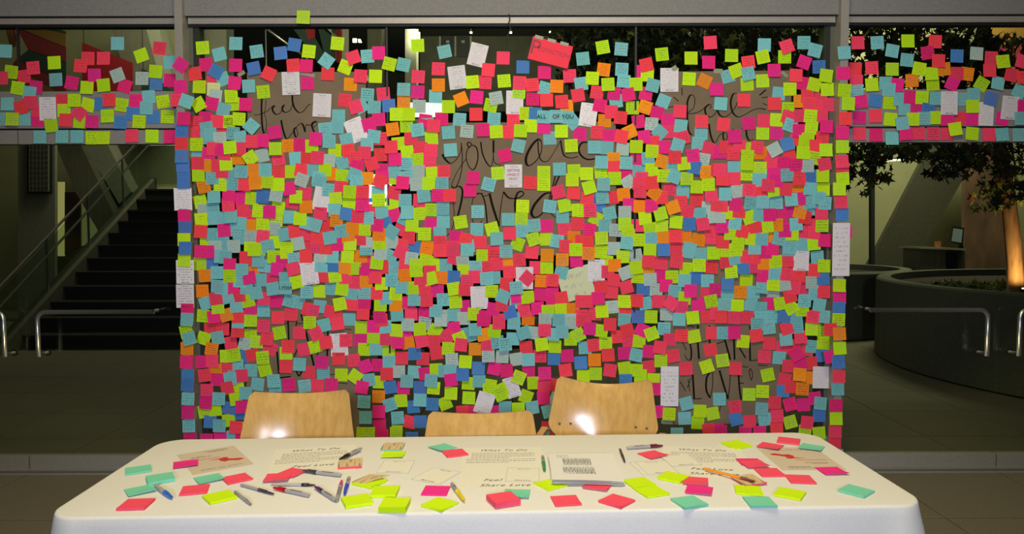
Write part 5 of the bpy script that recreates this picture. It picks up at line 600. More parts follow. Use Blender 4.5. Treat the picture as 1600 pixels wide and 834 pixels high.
for tk in NOTES.split():
    v = [int(q) for q in tk[1:].split(',')]
    notes.append(dict(c=tk[0].lower(), own=tk[0].isupper() or tk[0] == 'w', x=v[0]/10, y=v[1]/10, r=v[2], w=(v[3]/10 if len(v) > 3 else 20.1), h=(v[4]/10 if len(v) > 3 else 20.1)))
# layers: a note lies one layer above every earlier note it overlaps
for i, n in enumerate(notes):
    n['i'] = i; n['cov'] = False; ly = 0
    for m in notes[:i]:
        if abs(m['x']-n['x']) < (m['w']+n['w'])/2 - 1 and abs(m['y']-n['y']) < (m['h']+n['h'])/2 - 1:
            ly = max(ly, m['ly']+1); m['cov'] = True
    n['ly'] = ly
def post_of(n):
    # notes stuck to the two steel posts
    xl, xr = 279 + .0233*n['y'], 1320 - .0206*n['y']
    if abs(n['x']-xl) < 13 and n['y'] > 60: return 'left'
    if abs(n['x']-xr) < 13 and n['y'] > 60: return 'right'
    return None
R2 = random.Random(99)
def note_geo(b, n, mi=0, local=False):
    pst = post_of(n); n['post'] = pst
    y = (D - 0.0345 if n['y'] < 40 else D - 0.0665 if pst else D - 0.0085 if (n['x'] < 273 or n['x'] > 1326) else D + 0.0165) - 0.0013*min(n['ly'], 12)
    c = at_y(n['x'], n['y'], y); hw, hh = n['w']*MPP/2*(y/D), n['h']*MPP/2*(y/D)
    e = Matrix.Rotation(math.radians(n['r']), 3, 'Y'); big = n['c'] in 'we'
    curl = (0.0006 if n['cov'] else R2.uniform(.002, .009)) if not big else (.0006 if n['cov'] else .003)
    tw = R2.uniform(-.3, .3); vs = []; uv = []; rows = 4
    for j in range(rows+1):
        t = j/rows                                         # 0 top (gum strip), 1 bottom
        for i in range(3):
            s_ = i/2*2-1
            lift = curl * t*t * (1 + tw*s_) + .0002
            vs.append(c + e @ Vector((s_*hw, 0, hh - 2*hh*t)) + Vector((0, -lift, 0))); uv.append((i/2, 1-t))
    fs = []
    for j in range(rows):
        for i in range(2): a = j*3+i; fs.append((a, a+3, a+4, a+1))
    org = c if local else Vector((0, 0, 0))
    b.add([p - org for p in vs], fs, mi, uv, R2.random())
    return c
NAMES = dict(c='coral', m='magenta', l='lime', t='aqua', b='blue', o='orange', g='pale grey', y='pale yellow')
SHEETS = ['white card with pink writing hanging above the left brush-written feel', 'white card with purple lines, right of the left brush-written feel', 'white card tilted right, highest of the white cards left of the PROTECTION sign',
 'white card closely written in red, leaning left, below left of the topmost tilted card', 'white card with a lime note over its top, above the middle kraft sheet', 'white card typed in purple at the top left corner of the upper right kraft sheet',
 'white card strongly tilted left beside the upper left kraft sheet', 'white card with red capitals in the centre of the middle kraft sheet', 'white card of fine writing at the right end of the aqua ALL OF YOU strip',
 'uppermost white card on the left steel post', 'white card tilted right half covered below the upper left kraft sheet', 'long white strip hanging on the right steel post', 'white card on the left steel post with a lime note over its top',
 'lowest white card on the left steel post', 'white card with red writing tilted left, below left kraft sheet at mid height', 'large cream sheet with faint writing, under a white card, below the middle kraft sheet', 'white card half hidden under a tilted coral note, left of the large cream sheet',
 'white card with black handwriting, left of and lower than the cream sheet', 'white card lying over the top right of the large cream sheet', 'white card without heading among coral notes near the right post', 'white card boxed in by three coral notes above the left chair',
 'white card tilted left and half under lime notes, just above the middle chair', 'long white strip left of the lower right kraft sheet, above the right chair', 'densely written white page beside the right post, lower part', 'white card tilted right directly above the middle chair back',
 'white card on the grey panel left of the left post', 'white card on the right grey panel, nearest the post', 'white card on the right grey panel, middle one of three', 'white card with pink writing on the right grey panel, nearest the frame edge']
sheet_pos = []
k = 0
whites = [n for n in notes if n['c'] == 'w']
for n in whites: n['lab'] = SHEETS[k]; k += 1
LM = [(n['x'], n['y'], t) for n, t in zip(whites, ['white card above the left feel','white card right of the left feel','topmost tilted white card','red-written white card','lime-topped white card','purple-typed white card','strongly tilted white card','central white card','white card ending the aqua strip',
  'upper white card on left post','tilted card under left kraft sheet','long white strip on right post','second white card on left post','lowest white card on left post','red-written card at mid left','large cream sheet','half-hidden white card left of cream sheet','black-written white card','white card on cream sheet','white card near right post','white card above left chair',
  'tilted white card above middle chair','long white strip by right chair','densely written page by right post','white card touching middle chair','white card on left panel','first white card on right panel','middle white card on right panel','last white card on right panel'])]
LM += [(862,82,'PROTECTION sign'), (470,610,'left chair'), (750,638,'middle chair'), (945,590,'right chair'), (862,182,'ALL OF YOU strip'), (720,245,'brush word you'), (860,235,'brush word are'), (780,330,'brush word loved'), (1095,170,'right brush word feel'), (445,205,'left brush word love'),
       (1125,595,'capital word LOVE'), (1100,545,'capital word SHARE'), (60,265,'framed portrait board'), (1495,365,'lobby monitor'), (1280,690,'right table corner'), (260,690,'left table corner'), (474,27,'lone lime note on the beam'), (594,300,'lit white screen'), (712,70,'far glass doors'), (604,80,'left pane joint')]
ORD = ['nearest', 'second nearest', 'third nearest', 'fourth nearest', 'fifth nearest', 'sixth nearest', 'seventh nearest', 'eighth nearest', 'ninth nearest', 'tenth nearest', 'eleventh nearest', 'twelfth nearest', 'thirteenth nearest', 'fourteenth nearest']
def direction(dx, dy):
    if abs(dy) > 1.0*abs(dx): return 'below' if dy > 0 else 'above'
    return 'right of' if dx > 0 else 'left of'
post_rank = {}
for side in ('left', 'right'):
    for cc in NAMES:
        q = sorted([n for n in notes if n['c'] == cc and post_of(n) == side], key=lambda n: n['y'])
        for i, n in enumerate(q): post_rank[n['i']] = (side, i)
COUNT = ['highest', 'second highest', 'third highest', 'fourth highest', 'fifth highest', 'sixth highest', 'seventh highest', 'eighth highest', 'ninth highest', 'tenth highest', 'eleventh highest', 'twelfth highest']
used = set()
def note_label(n):
    c = NAMES[n['c']]; tilt = 'upright' if abs(n['r']) < 3 else ('tilted right' if n['r'] > 0 else 'tilted left')
    if n['i'] in post_rank:
        s_, i = post_rank[n['i']]
        return '%s note on the %s steel post, %s of its colour' % (c, s_, COUNT[i] if i < 12 else 'low')
    if n['y'] < 40: return 'lone lime square note stuck on the beam above the glass'
    best = None
    for lx, ly, t in LM:
        dx, dy = n['x']-lx, n['y']-ly; dd = math.hypot(dx, dy)
        if dd < 12: continue
        dr = direction(dx, dy); rk = 0
        for m in notes:
            if m['c'] == n['c'] and m is not n and m['i'] not in post_rank:
                ex, ey = m['x']-lx, m['y']-ly
                if math.hypot(ex, ey) < dd and direction(ex, ey) == dr: rk += 1
        lab = '%s note %s, %s %s one %s %s' % (c, tilt, ORD[rk], c, dr, t) if rk < 14 else None
        if lab is None or lab in used: continue
        sc = rk*60 + dd + (400 if lab and len(lab.split()) > 16 else 0)
        if best is None or sc < best[0]: best = (sc, lab)
    return best[1] if best else '%s square note among the mass on the glass wall' % c
GROUP = 'sticky notes stuck on the glass wall'
mass = MB(); keys = list('cmltbogy')
hdr = text_mesh('Feel Love', .011, GREYINK, .35); ftr = text_mesh('Share Love', .011, INK, .35)
for n in notes:
    if n['c'] == 'w':
        n['mat'] = 'w'
        cream = n['w'] > 40
        if cream: n['c'] = 'e'
        b = MB(); c = note_geo(b, n, 0, True)
        if cream: n['c'] = 'w'
        o = b.build('letter_card', PAPER['e' if cream else 'w'], loc=c)
        tag(o, n['lab'], 'paper', 'white cards and papers on the glass wall')
        if not cream and n['h'] < 40 and 'densely' not in n['lab'] and 'middle one' not in n['lab']:
            e = Euler((PI/2, 0, 0)).to_matrix().to_4x4(); rr = Matrix.Rotation(math.radians(n['r']), 4, 'Y')
            for me, t in ((hdr, .86), (ftr, -.86)):
                p = bpy.data.objects.new('card_heading' if t > 0 else 'card_footer', me); COL.objects.link(p); p.parent = o
                p.matrix_local = rr @ Matrix.Translation((0, -.0045 if t < 0 else -.0008, t*n['h']*MPP/2)) @ e
            if 'red capitals' in n['lab']:
                for q, (tx, zz) in enumerate((('GETTING', .035), ('MADE IT', .008), ('EXIST!', -.018))):
                    p = bpy.data.objects.new('red_writing', text_mesh(tx, .019, REDINK)); COL.objects.link(p); p.parent = o
                    p.matrix_local = rr @ Matrix.Translation((0, -.003, zz)) @ e
    elif n['own']:
        b = MB(); c = note_geo(b, n, 0, True)
        o = b.build('sticky_note', PAPER[n['c']], loc=c)
        lab = note_label(n); used.add(lab); tag(o, lab, 'sticky note', GROUP)
    else:
        note_geo(mass, n, keys.index(n['c']))
o = mass.build('sticky_note_mass', [PAPER[q] for q in keys])
tag(o, 'the remaining mass of overlapping coloured sticky notes covering the glass wall', 'sticky notes', kind='stuff')
# words that can be read on single notes: the aqua strip, LYDIA
def wall_text(txt, px, py, size_px, mat, y, name='note_lettering', shear=0, rot=0, **kw):
    o = obj(name, text_mesh(txt, size_px*MPP, mat, shear), loc=at_y(px, py, y), rot=(PI/2, math.radians(rot), 0)); return o
strip = [n for n in notes if n['c'] == 't' and 845 < n['x'] < 890 and 175 < n['y'] < 190]
def attach_text(target_xy, txt, size, mat, dx=0, dy=0, rot=0, bold=0.0):
    # lettering becomes a part of the note object it is written on
    best = min((o for o in COL.objects if o.name.startswith('sticky_note') and 'mass' not in o.name and o.type == 'MESH' and o.parent is None), key=lambda o: (o.location - at_y(target_xy[0], target_xy[1], D)).length)
    p = bpy.data.objects.new('lettering', text_mesh(txt, size*MPP, mat, 0, bold=bold)); COL.objects.link(p); p.parent = best
    c = at_y(target_xy[0], target_xy[1], D)
    w = at_y(target_xy[0]+dx, target_xy[1]+dy, best.location.y - .0095)
    p.location = w - best.location; p.rotation_euler = (PI/2, math.radians(rot), 0)
attach_text((446, 449.5), 'LYDIA', 7.5, MARKER)
attach_text((849, 182), 'ALL', 9, MARKER, -3)
attach_text((869, 182), 'OF', 9, MARKER)
attach_text((887, 182), 'YOU', 9, MARKER)
attach_text((357, 190), 'LETS\nOUT', 6.5, MARKER)

# PROTECTION sign: coral sheet hung with tape strips
sg = thing('protection_sign', 'large coral sign lettered PROTECTION, tilted right, near the top of the glass', 'sign', at_y(860, 82, D-.004))
sg.rotation_euler = (0, math.radians(14.5), 0)
Wd, Hd = 63.5*MPP, 35*MPP
CORALP = grain(M('coral_card', (0.93, 0.05, 0.09), .7, spec=.2), 8, .04)
MB().box((-Wd/2, 0, -Hd/2), (Wd/2, .0012, Hd/2)).build('sign_paper', CORALP, sg)
DRED = M('dark_red_marker', (.28, .015, .05), .6)
for tx, sz, x, z in (('P', .125, -.097, .004), ('ROTECTION', .036, .018, .004)):
    p = obj('sign_letters', text_mesh(tx, sz, DRED), sg, loc=(x, -.0006, z), rot=(PI/2, 0, 0))
for x in (-.09, -.01, .07): MB().box((x-.026, -.0012, Hd/2-.008), (x+.026, -.0004, Hd/2+.012)).build('tape', TAPE, sg)

# ================================================================== TABLE
ZT = CAMH - 0.78
fl_, fr_ = at_z(110, 807.5, ZT), at_z(1390, 789.5, ZT)
bl_, br_ = at_z(300, 686, ZT), at_z(1200, 675.5, ZT)
yaw = ((fr_ - fl_).normalized() + (br_ - bl_).normalized()); yaw = math.atan2(yaw.y, yaw.x)
lx = at_z(165, 747, ZT); rx = at_z(1363, 735, ZT)
cm = (fl_ + fr_ + bl_ + br_)/4
TW = (rx - lx).length + .01
ux = Vector((math.cos(yaw), math.sin(yaw), 0)); uy = Vector((-ux.y, ux.x, 0))
TD = abs(((bl_+br_)/2 - (fl_+fr_)/2).dot(uy))
mid = (lx + rx)/2; ctr = cm + ux*((mid - cm).dot(ux)); ctr.z = 0
print('TABLE', TW, TD, math.degrees(yaw), ctr)
TABLEM = M('grey_table_laminate', (.5, .49, .46), .5)
t = thing('folding_table', 'long folding table hidden under the white cloth', 'table', ctr, yaw)
MB().box((-TW/2+.02, -TD/2+.02, ZT-.045), (TW/2-.02, TD/2-.02, ZT-.004)).build('table_top', TABLEM, t)
for sx in (-1, 1):
    for sy in (-1, 1):
        x = sx*(TW/2-.25); MB().tube([(x, sy*(TD/2-.1), ZT-.045), (x, sy*(TD/2-.1), 0)], .016, 8).build('leg', STEEL, t, smooth=True)
    MB().tube([(sx*(TW/2-.25), -TD/2+.1, .25), (sx*(TW/2-.25), TD/2-.1, .25)], .011, 8).build('cross_bar', STEEL, t, smooth=True)
CLOTH = grain(M('white_tablecloth', (0.76, 0.745, 0.69), .85, spec=.15), 220, .05, .12, stretch=(1, 6, 1))
def outline(w, d, r, n=14):
    P = []
    for cx_, cy_, a0 in ((w/2-r, -d/2+r, -90), (w/2-r, d/2-r, 0), (-w/2+r, d/2-r, 90), (-w/2+r, -d/2+r, 180)):
        for k in range(n+1):
            q = math.radians(a0 + 90*k/n); P.append(Vector((cx_ + r*math.cos(q), cy_ + r*math.sin(q), 0)))
    # subdivide long sides
    out = []
    for i, p in enumerate(P):
        q = P[(i+1) % len(P)]; m = max(1, int((q-p).length/.03))
        for k in range(m): out.append(p.lerp(q, k/m))
    return out
O = outline(TW, TD, .085); n = len(O); b = MB(); vs = []; fs = []
nrm = [((O[(i+1) % n]-O[i-1]).cross(Vector((0, 0, 1)))).normalized() for i in range(n)]
prof = [(-.006, 0), (-.001, -.0008), (.003, -.003), (.005, -.008), (.007, -.03), (.013, -.09), (.018, -.2), (.026, -.38), (.036, -.56), (.042, -.66)]
s_ = 0
for j, (of, dz) in enumerate(prof):
    s_ = 0
    for i in range(n):
        s_ += (O[i]-O[i-1]).length
        fold = (math.sin(s_*17.0)*.5 + math.sin(s_*7.3+1)*.5) * max(0, -dz-.05)*.055
        corner = 1.0 if (abs(O[i].x) > TW/2-.10 and abs(O[i].y) > TD/2-.10) else 0.0
        back = max(0.0, min(1.0, (O[i].y - TD/2 + .10)/.08)) * max(0.0, min(1.0, (TW/2 - .02 - abs(O[i].x))/.25))
        dz2 = dz*(1 - back) + max(dz, -.09 + dz*.03)*back
        p = O[i] + nrm[i]*(of + (fold + corner*max(0, -dz)*.10)*(1-back)); vs.append((p.x, p.y, ZT + dz2))
for j in range(len(prof)-1):
    for i in range(n): fs.append((j*n+i, (j+1)*n+i, (j+1)*n+(i+1) % n, j*n+(i+1) % n))
fs.append(tuple(range(n)))
b.add(vs, fs); cl = b.build('tablecloth', CLOTH, smooth=True, loc=ctr, rot=(0, 0, yaw))
tag(cl, 'off-white tablecloth draped over the long table in front', 'tablecloth')

def T(px, py, h=0.0): return at_z(px, py, ZT + h)
lay = [0]
def sheet(pts_px, th, mat, name, h=0.0, **kw):
    """flat sheet on the table given by its four corners in the photograph"""
    P = [T(x, y, h) for x, y in pts_px]; c = sum(P, Vector())/len(P)
    return MB().prism([p - c for p in P], (0, 0, -th) if 0 else (0, 0, th)).build(name, mat, loc=c, **kw)
# ---- sheets lying on the cloth: centre x, y, width, depth (m), turn (deg)
def rect_sheet(px, py, w_, d_, rot, mat, name, h, **kw):
    b = MB().box((-w_/2, -d_/2, 0), (w_/2, d_/2, .0005))
    c = T(px, py, h); return b.build(name, mat, loc=(c.x, c.y, ZT+h), rot=(0, 0, math.radians(rot)), **kw)
def lines_mb(w_, rows, x0=0.0, rr=random.Random(5)):
    b = MB()
    for y, a0, a1, hgt in rows:
        x = a0
        while x < a1:
            L_ = rr.uniform(.004, .013); b.box((x, y, 0), (min(x+L_, a1), y+hgt, .0002)); x += L_ + .003
    return b
def instruction(px, py, rot, lab, d_=.33, w_=.28, top=True, h=.0004, show=('w','f','s')):
    o = rect_sheet(px, py, w_, d_, rot, CREAM, 'instruction_sheet', h); tag(o, lab, 'paper', 'instruction sheets on the table')
    z = .0007
    sc = w_/.28
    tx = [('What To Do', .028*sc, d_/2-.035, 'w'), ('Feel Love', .030*sc, -d_/2+.085, 'f'), ('Share Love', .030*sc, -d_/2+.038, 's')]
    for s_, sz, y, k_ in tx:
        if k_ in show: obj('script_lettering', text_mesh(s_, sz, INK, .45, bold=.0, space=1.15), o, loc=(0, y, z))
    rows = [(d_/2-.07-i*.017, -.11*sc + (.0 if i < 4 else -.015), (.11 if i not in (3, 6) else .02)*sc, .0035) for i in range(7) if d_/2-.07-i*.017 > -d_/2+.11]
    q = lines_mb(w_, rows).build('printed_text', GREYINK, o, kind='stuff'); q.location = (0, 0, z)
    return o
instruction(490, 718, 12, 'left instruction sheet headed What To Do, near the back edge of the table', .30, show=('w','f'))
instruction(787, 729, 1.5, 'middle instruction sheet reading What To Do, Feel Love, Share Love', .43)
instruction(1105, 721, -6, 'right instruction sheet headed To Do, partly under blank cards and a lime pad', .33, show=('w','f','s'))
def blank_card(px, py, rot, lab, h, w_=.105, d_=.13):
    o = rect_sheet(px, py, w_, d_, rot, CREAM, 'blank_card', h); tag(o, lab, 'card', 'blank message cards on the table')
    b = MB(); e = .0007
    for a_ in ((-w_/2, -d_/2, w_/2, -d_/2+e), (-w_/2, d_/2-e, w_/2, d_/2), (-w_/2, -d_/2, -w_/2+e, d_/2), (w_/2-e, -d_/2, w_/2, d_/2)): b.box((a_[0], a_[1], .0005), (a_[2], a_[3], .0007))
    b.build('printed_border', GREYINK, o)
    obj('card_heading', text_mesh('Feel Love', .011, GREYINK, .35), o, loc=(0, d_/2-.012, .0008)); obj('card_footer', text_mesh('Share Love', .011, INK, .35), o, loc=(0, -d_/2+.012, .0008))
blank_card(619, 729, -2, 'blank message card right of the lime pads, under the left pad with backing', .0004)
blank_card(682, 743, -27, 'blank message card turned left, beside the middle instruction sheet', .0005)
blank_card(817, 741.5, -3, 'blank message card lying over the middle instruction sheet', .0014)
blank_card(1026, 730, 8, 'blank message card behind the coral note, left one of the right pair', .0006)
blank_card(1018, 731, 10, 'blank message card peeping from under the left card of the right pair', .0002)
blank_card(1062, 718, 9, 'blank message card covering the corner of the right instruction sheet', .0016)
# flyers with a red push pin
FLY = grain(M('flyer_paper', (.66, .55, .42), .5), 5, .03); PINR = M('printed_pin_red', (.62, .03, .015), .5); PINL = M('red_line_print', (.60, .10, .07), .5)
def flyer(quad, lab, flip):
    A, B, C_, E_ = [T(*q) for q in quad]      # A = sheet's own top left, B top right, C bottom right, E bottom left
    c = (A+B+C_+E_)/4; X = ((B-A)+(C_-E_))/2; Y = ((A-E_)+(B-C_))/2; ww, dd = X.length, Y.length; ang = math.atan2(X.y, X.x)
    o = MB().box((-ww/2, -dd/2, 0), (ww/2, dd/2, .0005)).build('pin_flyer', FLY, loc=(c.x, c.y, ZT+.0003), rot=(0, 0, ang)); tag(o, lab, 'flyer', 'flyers with a red push pin')
    z = .0007
    obj('flyer_heading', text_mesh('WANT TO TABLE?', ww*.085, GREYINK), o, loc=(0, dd/2-.03, z))
    pin = [(-.075,.055),(-.055,.062),(-.03,.045),(-.012,.05),(.0,.03),(-.004,.012),(.03,.0),(-.004,.0),(-.022,-.006),(-.035,.002),(-.028,.014),(-.045,.03),(-.07,.04)]
    MB().prism([(x*1.0-.01, y*.9, z) for x, y in pin], (0, 0, .0002)).build('printed_push_pin', PINR, o)
    MB().box((-.02, -.022, z), (ww/2-.02, -.018, z+.0002)).build('printed_red_line', PINL, o)
    q = lines_mb(ww, [(-.05, 0, ww/2-.03, .004), (-.06, .02, ww/2-.03, .004), (-dd/2+.03, -ww/2+.03, 0, .006), (-dd/2+.018, -ww/2+.03, .01, .004)]).build('printed_text', GREYINK, o, kind='stuff'); q.location = (0, 0, z)
flyer([(1183,698.5),(1277,700),(1318,733),(1222,736)], 'flyer with red push pin and heading, right end of the table', False)
flyer([(399,724),(305,742),(273,711),(363,697)], 'upside-down flyer with red push pin, left end of the table', True)

# ---- pads and loose notes on the table: colour, centre, near edge (photo zoom), zoom origin, thickness mm
PADS = """t190,328,85,365,295,335,1,3|pair left end aqua pad nearest the table's left edge, behind the others
t368,392,268,440,485,405,1,9|thick aqua pad left of the magenta pad by the left flyer
t205,498,115,548,335,505,1,2|thin aqua pad touching the blue-capped marker, front left
c170,605,15,655,240,648,1,6|coral pad at the front left corner of the table
m575,283,472,323,677,298,1,2|magenta pad lying on the lower edge of the left flyer
t765,403,672,443,870,405,1,2|curled aqua note right below the left flyer
c990,400,900,448,1105,405,1,3|coral pad touching the curled aqua note below the left flyer
c648,490,525,540,740,520,1,4|coral pad between the blue-capped marker and the lime pad
l850,545,742,598,975,545,1,6|lime pad touching the grey pen, front left
c400,355,335,395,455,345,2,1|coral note under another, pointing right beneath the left instruction sheet
c280,392,170,440,380,430,2,2|coral note on top of a turned one, behind the black pen
l925,575,832,632,1050,600,2,8|lime pad in front of the pink and blue markers
l390,207,290,235,465,235,3,2|lime pad at the back, in front of the aqua pad with striped backing
t790,150,670,150,775,187,3,1|aqua note near the back edge, under a coral note
c890,193,825,233,995,213,3,3|coral pad overlapping the corner of the middle instruction sheet
l320,500,205,540,410,540,3,9|lime pad just behind the thickest lime pad
l400,600,265,655,480,658,3,14|thickest lime pad, near the front edge, left of the middle
m735,498,612,537,820,542,3,3|magenta pad touching the yellow-capped marker
l765,608,612,625,780,670,3,4|lime pad turned cornerwise in front of the magenta pad
t560,528,440,560,650,567,4,1|aqua note sticking out behind the thick coral pad
c450,555,400,615,592,585,4,14|thick coral pad in front of the middle instruction sheet
c960,580,870,630,1088,618,4,3|flat coral pad near the front edge, left of two middle ones
l835,448,748,435,865,488,4,3|lime note half under the pile of printed papers
c490,462,375,470,570,497,5,2|coral note half under the front of the printed papers
c645,580,500,585,688,640,5,5|coral pad turned cornerwise at the front edge, middle
l828,434,790,478,960,458,5,4|lime pad, back one of the joined pair right of the papers
l930,505,895,553,1078,525,5,4|lime pad, front one of the joined pair right of the papers
c938,208,905,243,1057,215,5,2|coral note beside the maroon-capped marker
l480,387,365,395,545,433,6,5|yellowish lime pad touching the coral note, on the right instruction sheet
c660,423,555,440,760,457,6,2|coral note between the yellowish lime pad and the magenta one
m690,497,572,520,795,545,6,2|magenta note in front of the coral one, right of the lime pair
t610,590,568,638,755,612,6,5|aqua pad at the front edge right of the middle
l995,120,875,115,990,158,6,6|lime pad near the back edge, far from the others, right side
c585,92,490,105,665,125,7,4|coral pad nearest the back right corner of the table
c435,138,345,150,445,167,7,2|coral note over the heading of the right flyer
t770,148,655,155,815,180,7,2|aqua note over the far corner of the right flyer
m270,268,215,300,400,300,7,1|magenta note under the coral one, left of the right flyer
c305,283,245,325,430,318,7,2|coral note over a magenta one, left of the right flyer
c430,350,360,388,548,385,7,3|coral pad adjoining the lower left edge of the right flyer
c680,405,598,438,808,445,7,3|coral pad below the right flyer
m935,340,880,372,1062,368,7,2|curled magenta note on the near right corner of the right flyer
m265,425,225,450,410,435,7,1|magenta note under the tip of the orange pencil
l258,493,150,520,370,535,7,4|lime pad in front of the orange pencil
l595,520,465,532,680,573,7,5|lime pad between the pencil and the right aqua pad
t350,588,270,627,490,628,7,4|aqua pad in front of the lime pad below the pencil
t1135,498,995,498,1200,552,7,5|aqua pad alone at the right front of the table"""
ORG = {1:(180,670,5.213),2:(380,670,5.213),3:(540,670,5.213),4:(700,670,5.213),5:(840,670,5.213),6:(960,670,5.213),7:(1120,670,5.211)}
placed = []
S_ = .0765
def pad_mesh(th, loose):
    b = MB(); h = S_/2; vs = []; fs = []; nx, ny = 4, 6
    cr = 0.006 if loose else .002
    for j in range(ny+1):
        for i in range(nx+1):
            u, v = i/nx, j/ny; lift = cr*(1-v)**3*(.5+u*.6)
            vs.append((-h+2*h*u, -h+2*h*v, th + lift))
    top = len(vs)
    for j in range(ny):
        for i in range(nx): a = j*(nx+1)+i; fs.append((a, a+1, a+nx+2, a+nx+1))
    # skirt
    ring = [i for i in range(nx+1)] + [j*(nx+1)+nx for j in range(1, ny+1)] + [ny*(nx+1)+i for i in range(nx-1, -1, -1)] + [j*(nx+1) for j in range(ny-1, 0, -1)]
    for k in ring: vs.append((vs[k][0], vs[k][1], max(0.0, vs[k][2]-th-.0003) if loose else 0.0))
    m = len(ring)
    for k in range(m): fs.append((ring[k], top+k, top+(k+1) % m, ring[(k+1) % m]))
    fs.append(tuple(range(top, top+m))[::-1])
    return b.add(vs, fs)
for ln in PADS.split('\n'):
    d_, lab = ln.split('|'); lab = lab.replace('pair left end ', '')
    v = [float(q) for q in d_[1:].split(',')]; ox, oy, zm = ORG[int(v[6])]; th = v[7]/1000
    P = lambda x, y, h=0.0: T(ox+x/zm, oy+y/zm, h)
    e1, e2 = P(v[2], v[3]), P(v[4], v[5]); an = math.atan2(e2.y-e1.y, e2.x-e1.x); c0 = P(v[0], v[1])
    h0 = .0012
    for q, hh in placed:
        if (q - c0).xy.length < .072: h0 = max(h0, hh + .0004)
    c = P(v[0], v[1], h0+th); placed.append((c0, h0 + th + (.001 if v[7] < 4 else 0)))
    colr = {'c':'coral','m':'magenta','l':'lime','t':'aqua'}[d_[0]]
    o = pad_mesh(th, v[7] <= 2).build('sticky_pad' if v[7] > 2 else 'loose_note', PLAIN[d_[0]], loc=(c.x, c.y, ZT+h0), rot=(0, 0, an))
    tag(o, lab, 'note pad' if v[7] > 2 else 'sticky note', 'note pads on the table' if v[7] > 2 else 'loose notes on the table')
# pads with a tan backing sheet on top (streaked)
WOOD = M('tan_backing', (.66, .46, .22), .5); nt = WOOD.node_tree
tc = nt.nodes.new('ShaderNodeTexCoord'); mp = nt.nodes.new('ShaderNodeMapping'); wv = nt.nodes.new('ShaderNodeTexNoise'); cr = nt.nodes.new('ShaderNodeValToRGB')
mp.inputs['Scale'].default_value = (150, 14, 1); wv.inputs['Scale'].default_value = 1.0; nt.links.new(tc.outputs['Object'], mp.inputs[0]); nt.links.new(mp.outputs[0], wv.inputs['Vector']); nt.links.new(wv.outputs['Fac'], cr.inputs[0])
cr.color_ramp.elements[0].position = .38; cr.color_ramp.elements[0].color = (.30, .16, .06, 1); cr.color_ramp.elements[1].position = .46; cr.color_ramp.elements[1].color = (.68, .52, .28, 1)
nt.links.new(cr.outputs[0], nt.nodes['Principled BSDF'].inputs['Base Color'])
for key, (cx_, cy_, a_, b_, c_, d_, r_, th), lab, frac in (
    ('c', (870,280,768,312,958,300,2,6), 'coral pad with streaked tan backing on top, touching the black marker', 1), ('t', (385,143,278,178,450,178,3,3), 'aqua pad with streaked tan backing near the back edge', 1),
    ('l', (195,420,55,435,205,470,3,8), 'lime pad turned cornerwise, half covered by a streaked tan backing', .55), ('c', (262,418,225,450,410,430,7,2), 'translucent tan backing on a coral note under the orange pencil', 1)):
    ox, oy, zm = ORG[r_]; P = lambda x, y, h=0.0: T(ox+x/zm, oy+y/zm, h); e1, e2 = P(a_, b_), P(c_, d_); an = math.atan2(e2.y-e1.y, e2.x-e1.x)
    h0 = .0045 if r_ == 7 else .0012; c = P(cx_, cy_, h0 + th/1000); t = thing('backed_pad', lab, 'note pad', (c.x, c.y, ZT+h0), an, 'note pads on the table'); h = S_/2
    MB().box((-h, -h, 0), (h, h, th/1000)).build('note_block', PLAIN[key], t)
    b = MB(); z = th/1000 + .0004
    if frac == 1: b.prism([(-h, -h+.002, z), (h, -h+.002, z), (h, h, z+.004), (-h, h, z+.001)], (0, 0, .0004))
    else: b.prism([(-h, -h, z), (h*.1, -h+.01, z), (h*1.0, h*1.35, z+.007), (-h, h, z+.001)], (0, 0, .0004))
    b.build('backing_sheet', WOOD, t)

# ---- pile of printed papers
P = [T(851.5, 713.5), T(956, 715), T(976, 759.5), T(869, 761.5)]
c = sum(P, Vector())/4; pile = thing('paper_pile', 'pile of printed pages with two grey text blocks, middle right of the table', 'papers', (c.x, c.y, ZT+.004))
PW = M('printer_paper', (.80, .79, .76), .6, spec=.2)
X = ((P[1]-P[0])+(P[2]-P[3]))/2; an = math.atan2(X.y, X.x); ww = X.length; Yv = ((P[0]-P[3])+(P[1]-P[2]))/2; dd = Yv.length
for k in range(4):
    b = MB(); vs = []; nx, ny = 10, 6
    for j in range(ny+1):
        for i in range(nx+1):
            u, v = i/nx, j/ny; lift = .0022*(k+1) + (.010*(1-u)**3*(1-v) + .006*math.sin(PI*u)*(1-v)**2 + .002*u) * (k+1)/4
            vs.append((-ww/2+ww*u, -dd/2+dd*v, lift))
    fs = [(j*(nx+1)+i, j*(nx+1)+i+1, (j+1)*(nx+1)+i+1, (j+1)*(nx+1)+i) for j in range(ny) for i in range(nx)]
    b.add(vs, fs); o = b.build('page', PW, pile, smooth=True, rot=(0, 0, an + (-.03, .02, -.012, 0)[k])); 
rows = []
rr = random.Random(3)
for i in range(8): rows.append((dd*.24 - i*.0085, -ww*.30, ww*.12, .0045))
for i in range(8): rows.append((dd*.24 - .09 - i*.0085, -ww*.32, ww*.14, .0045))
rows.append((dd*.34, -ww*.38, -ww*.2, .005))
q = lines_mb(ww, rows).build('printed_text', M('pale_print', (.38,.37,.34), .7), pile, kind='stuff'); q.location = (0, 0, .0150); q.rotation_euler = (0, 0, an)

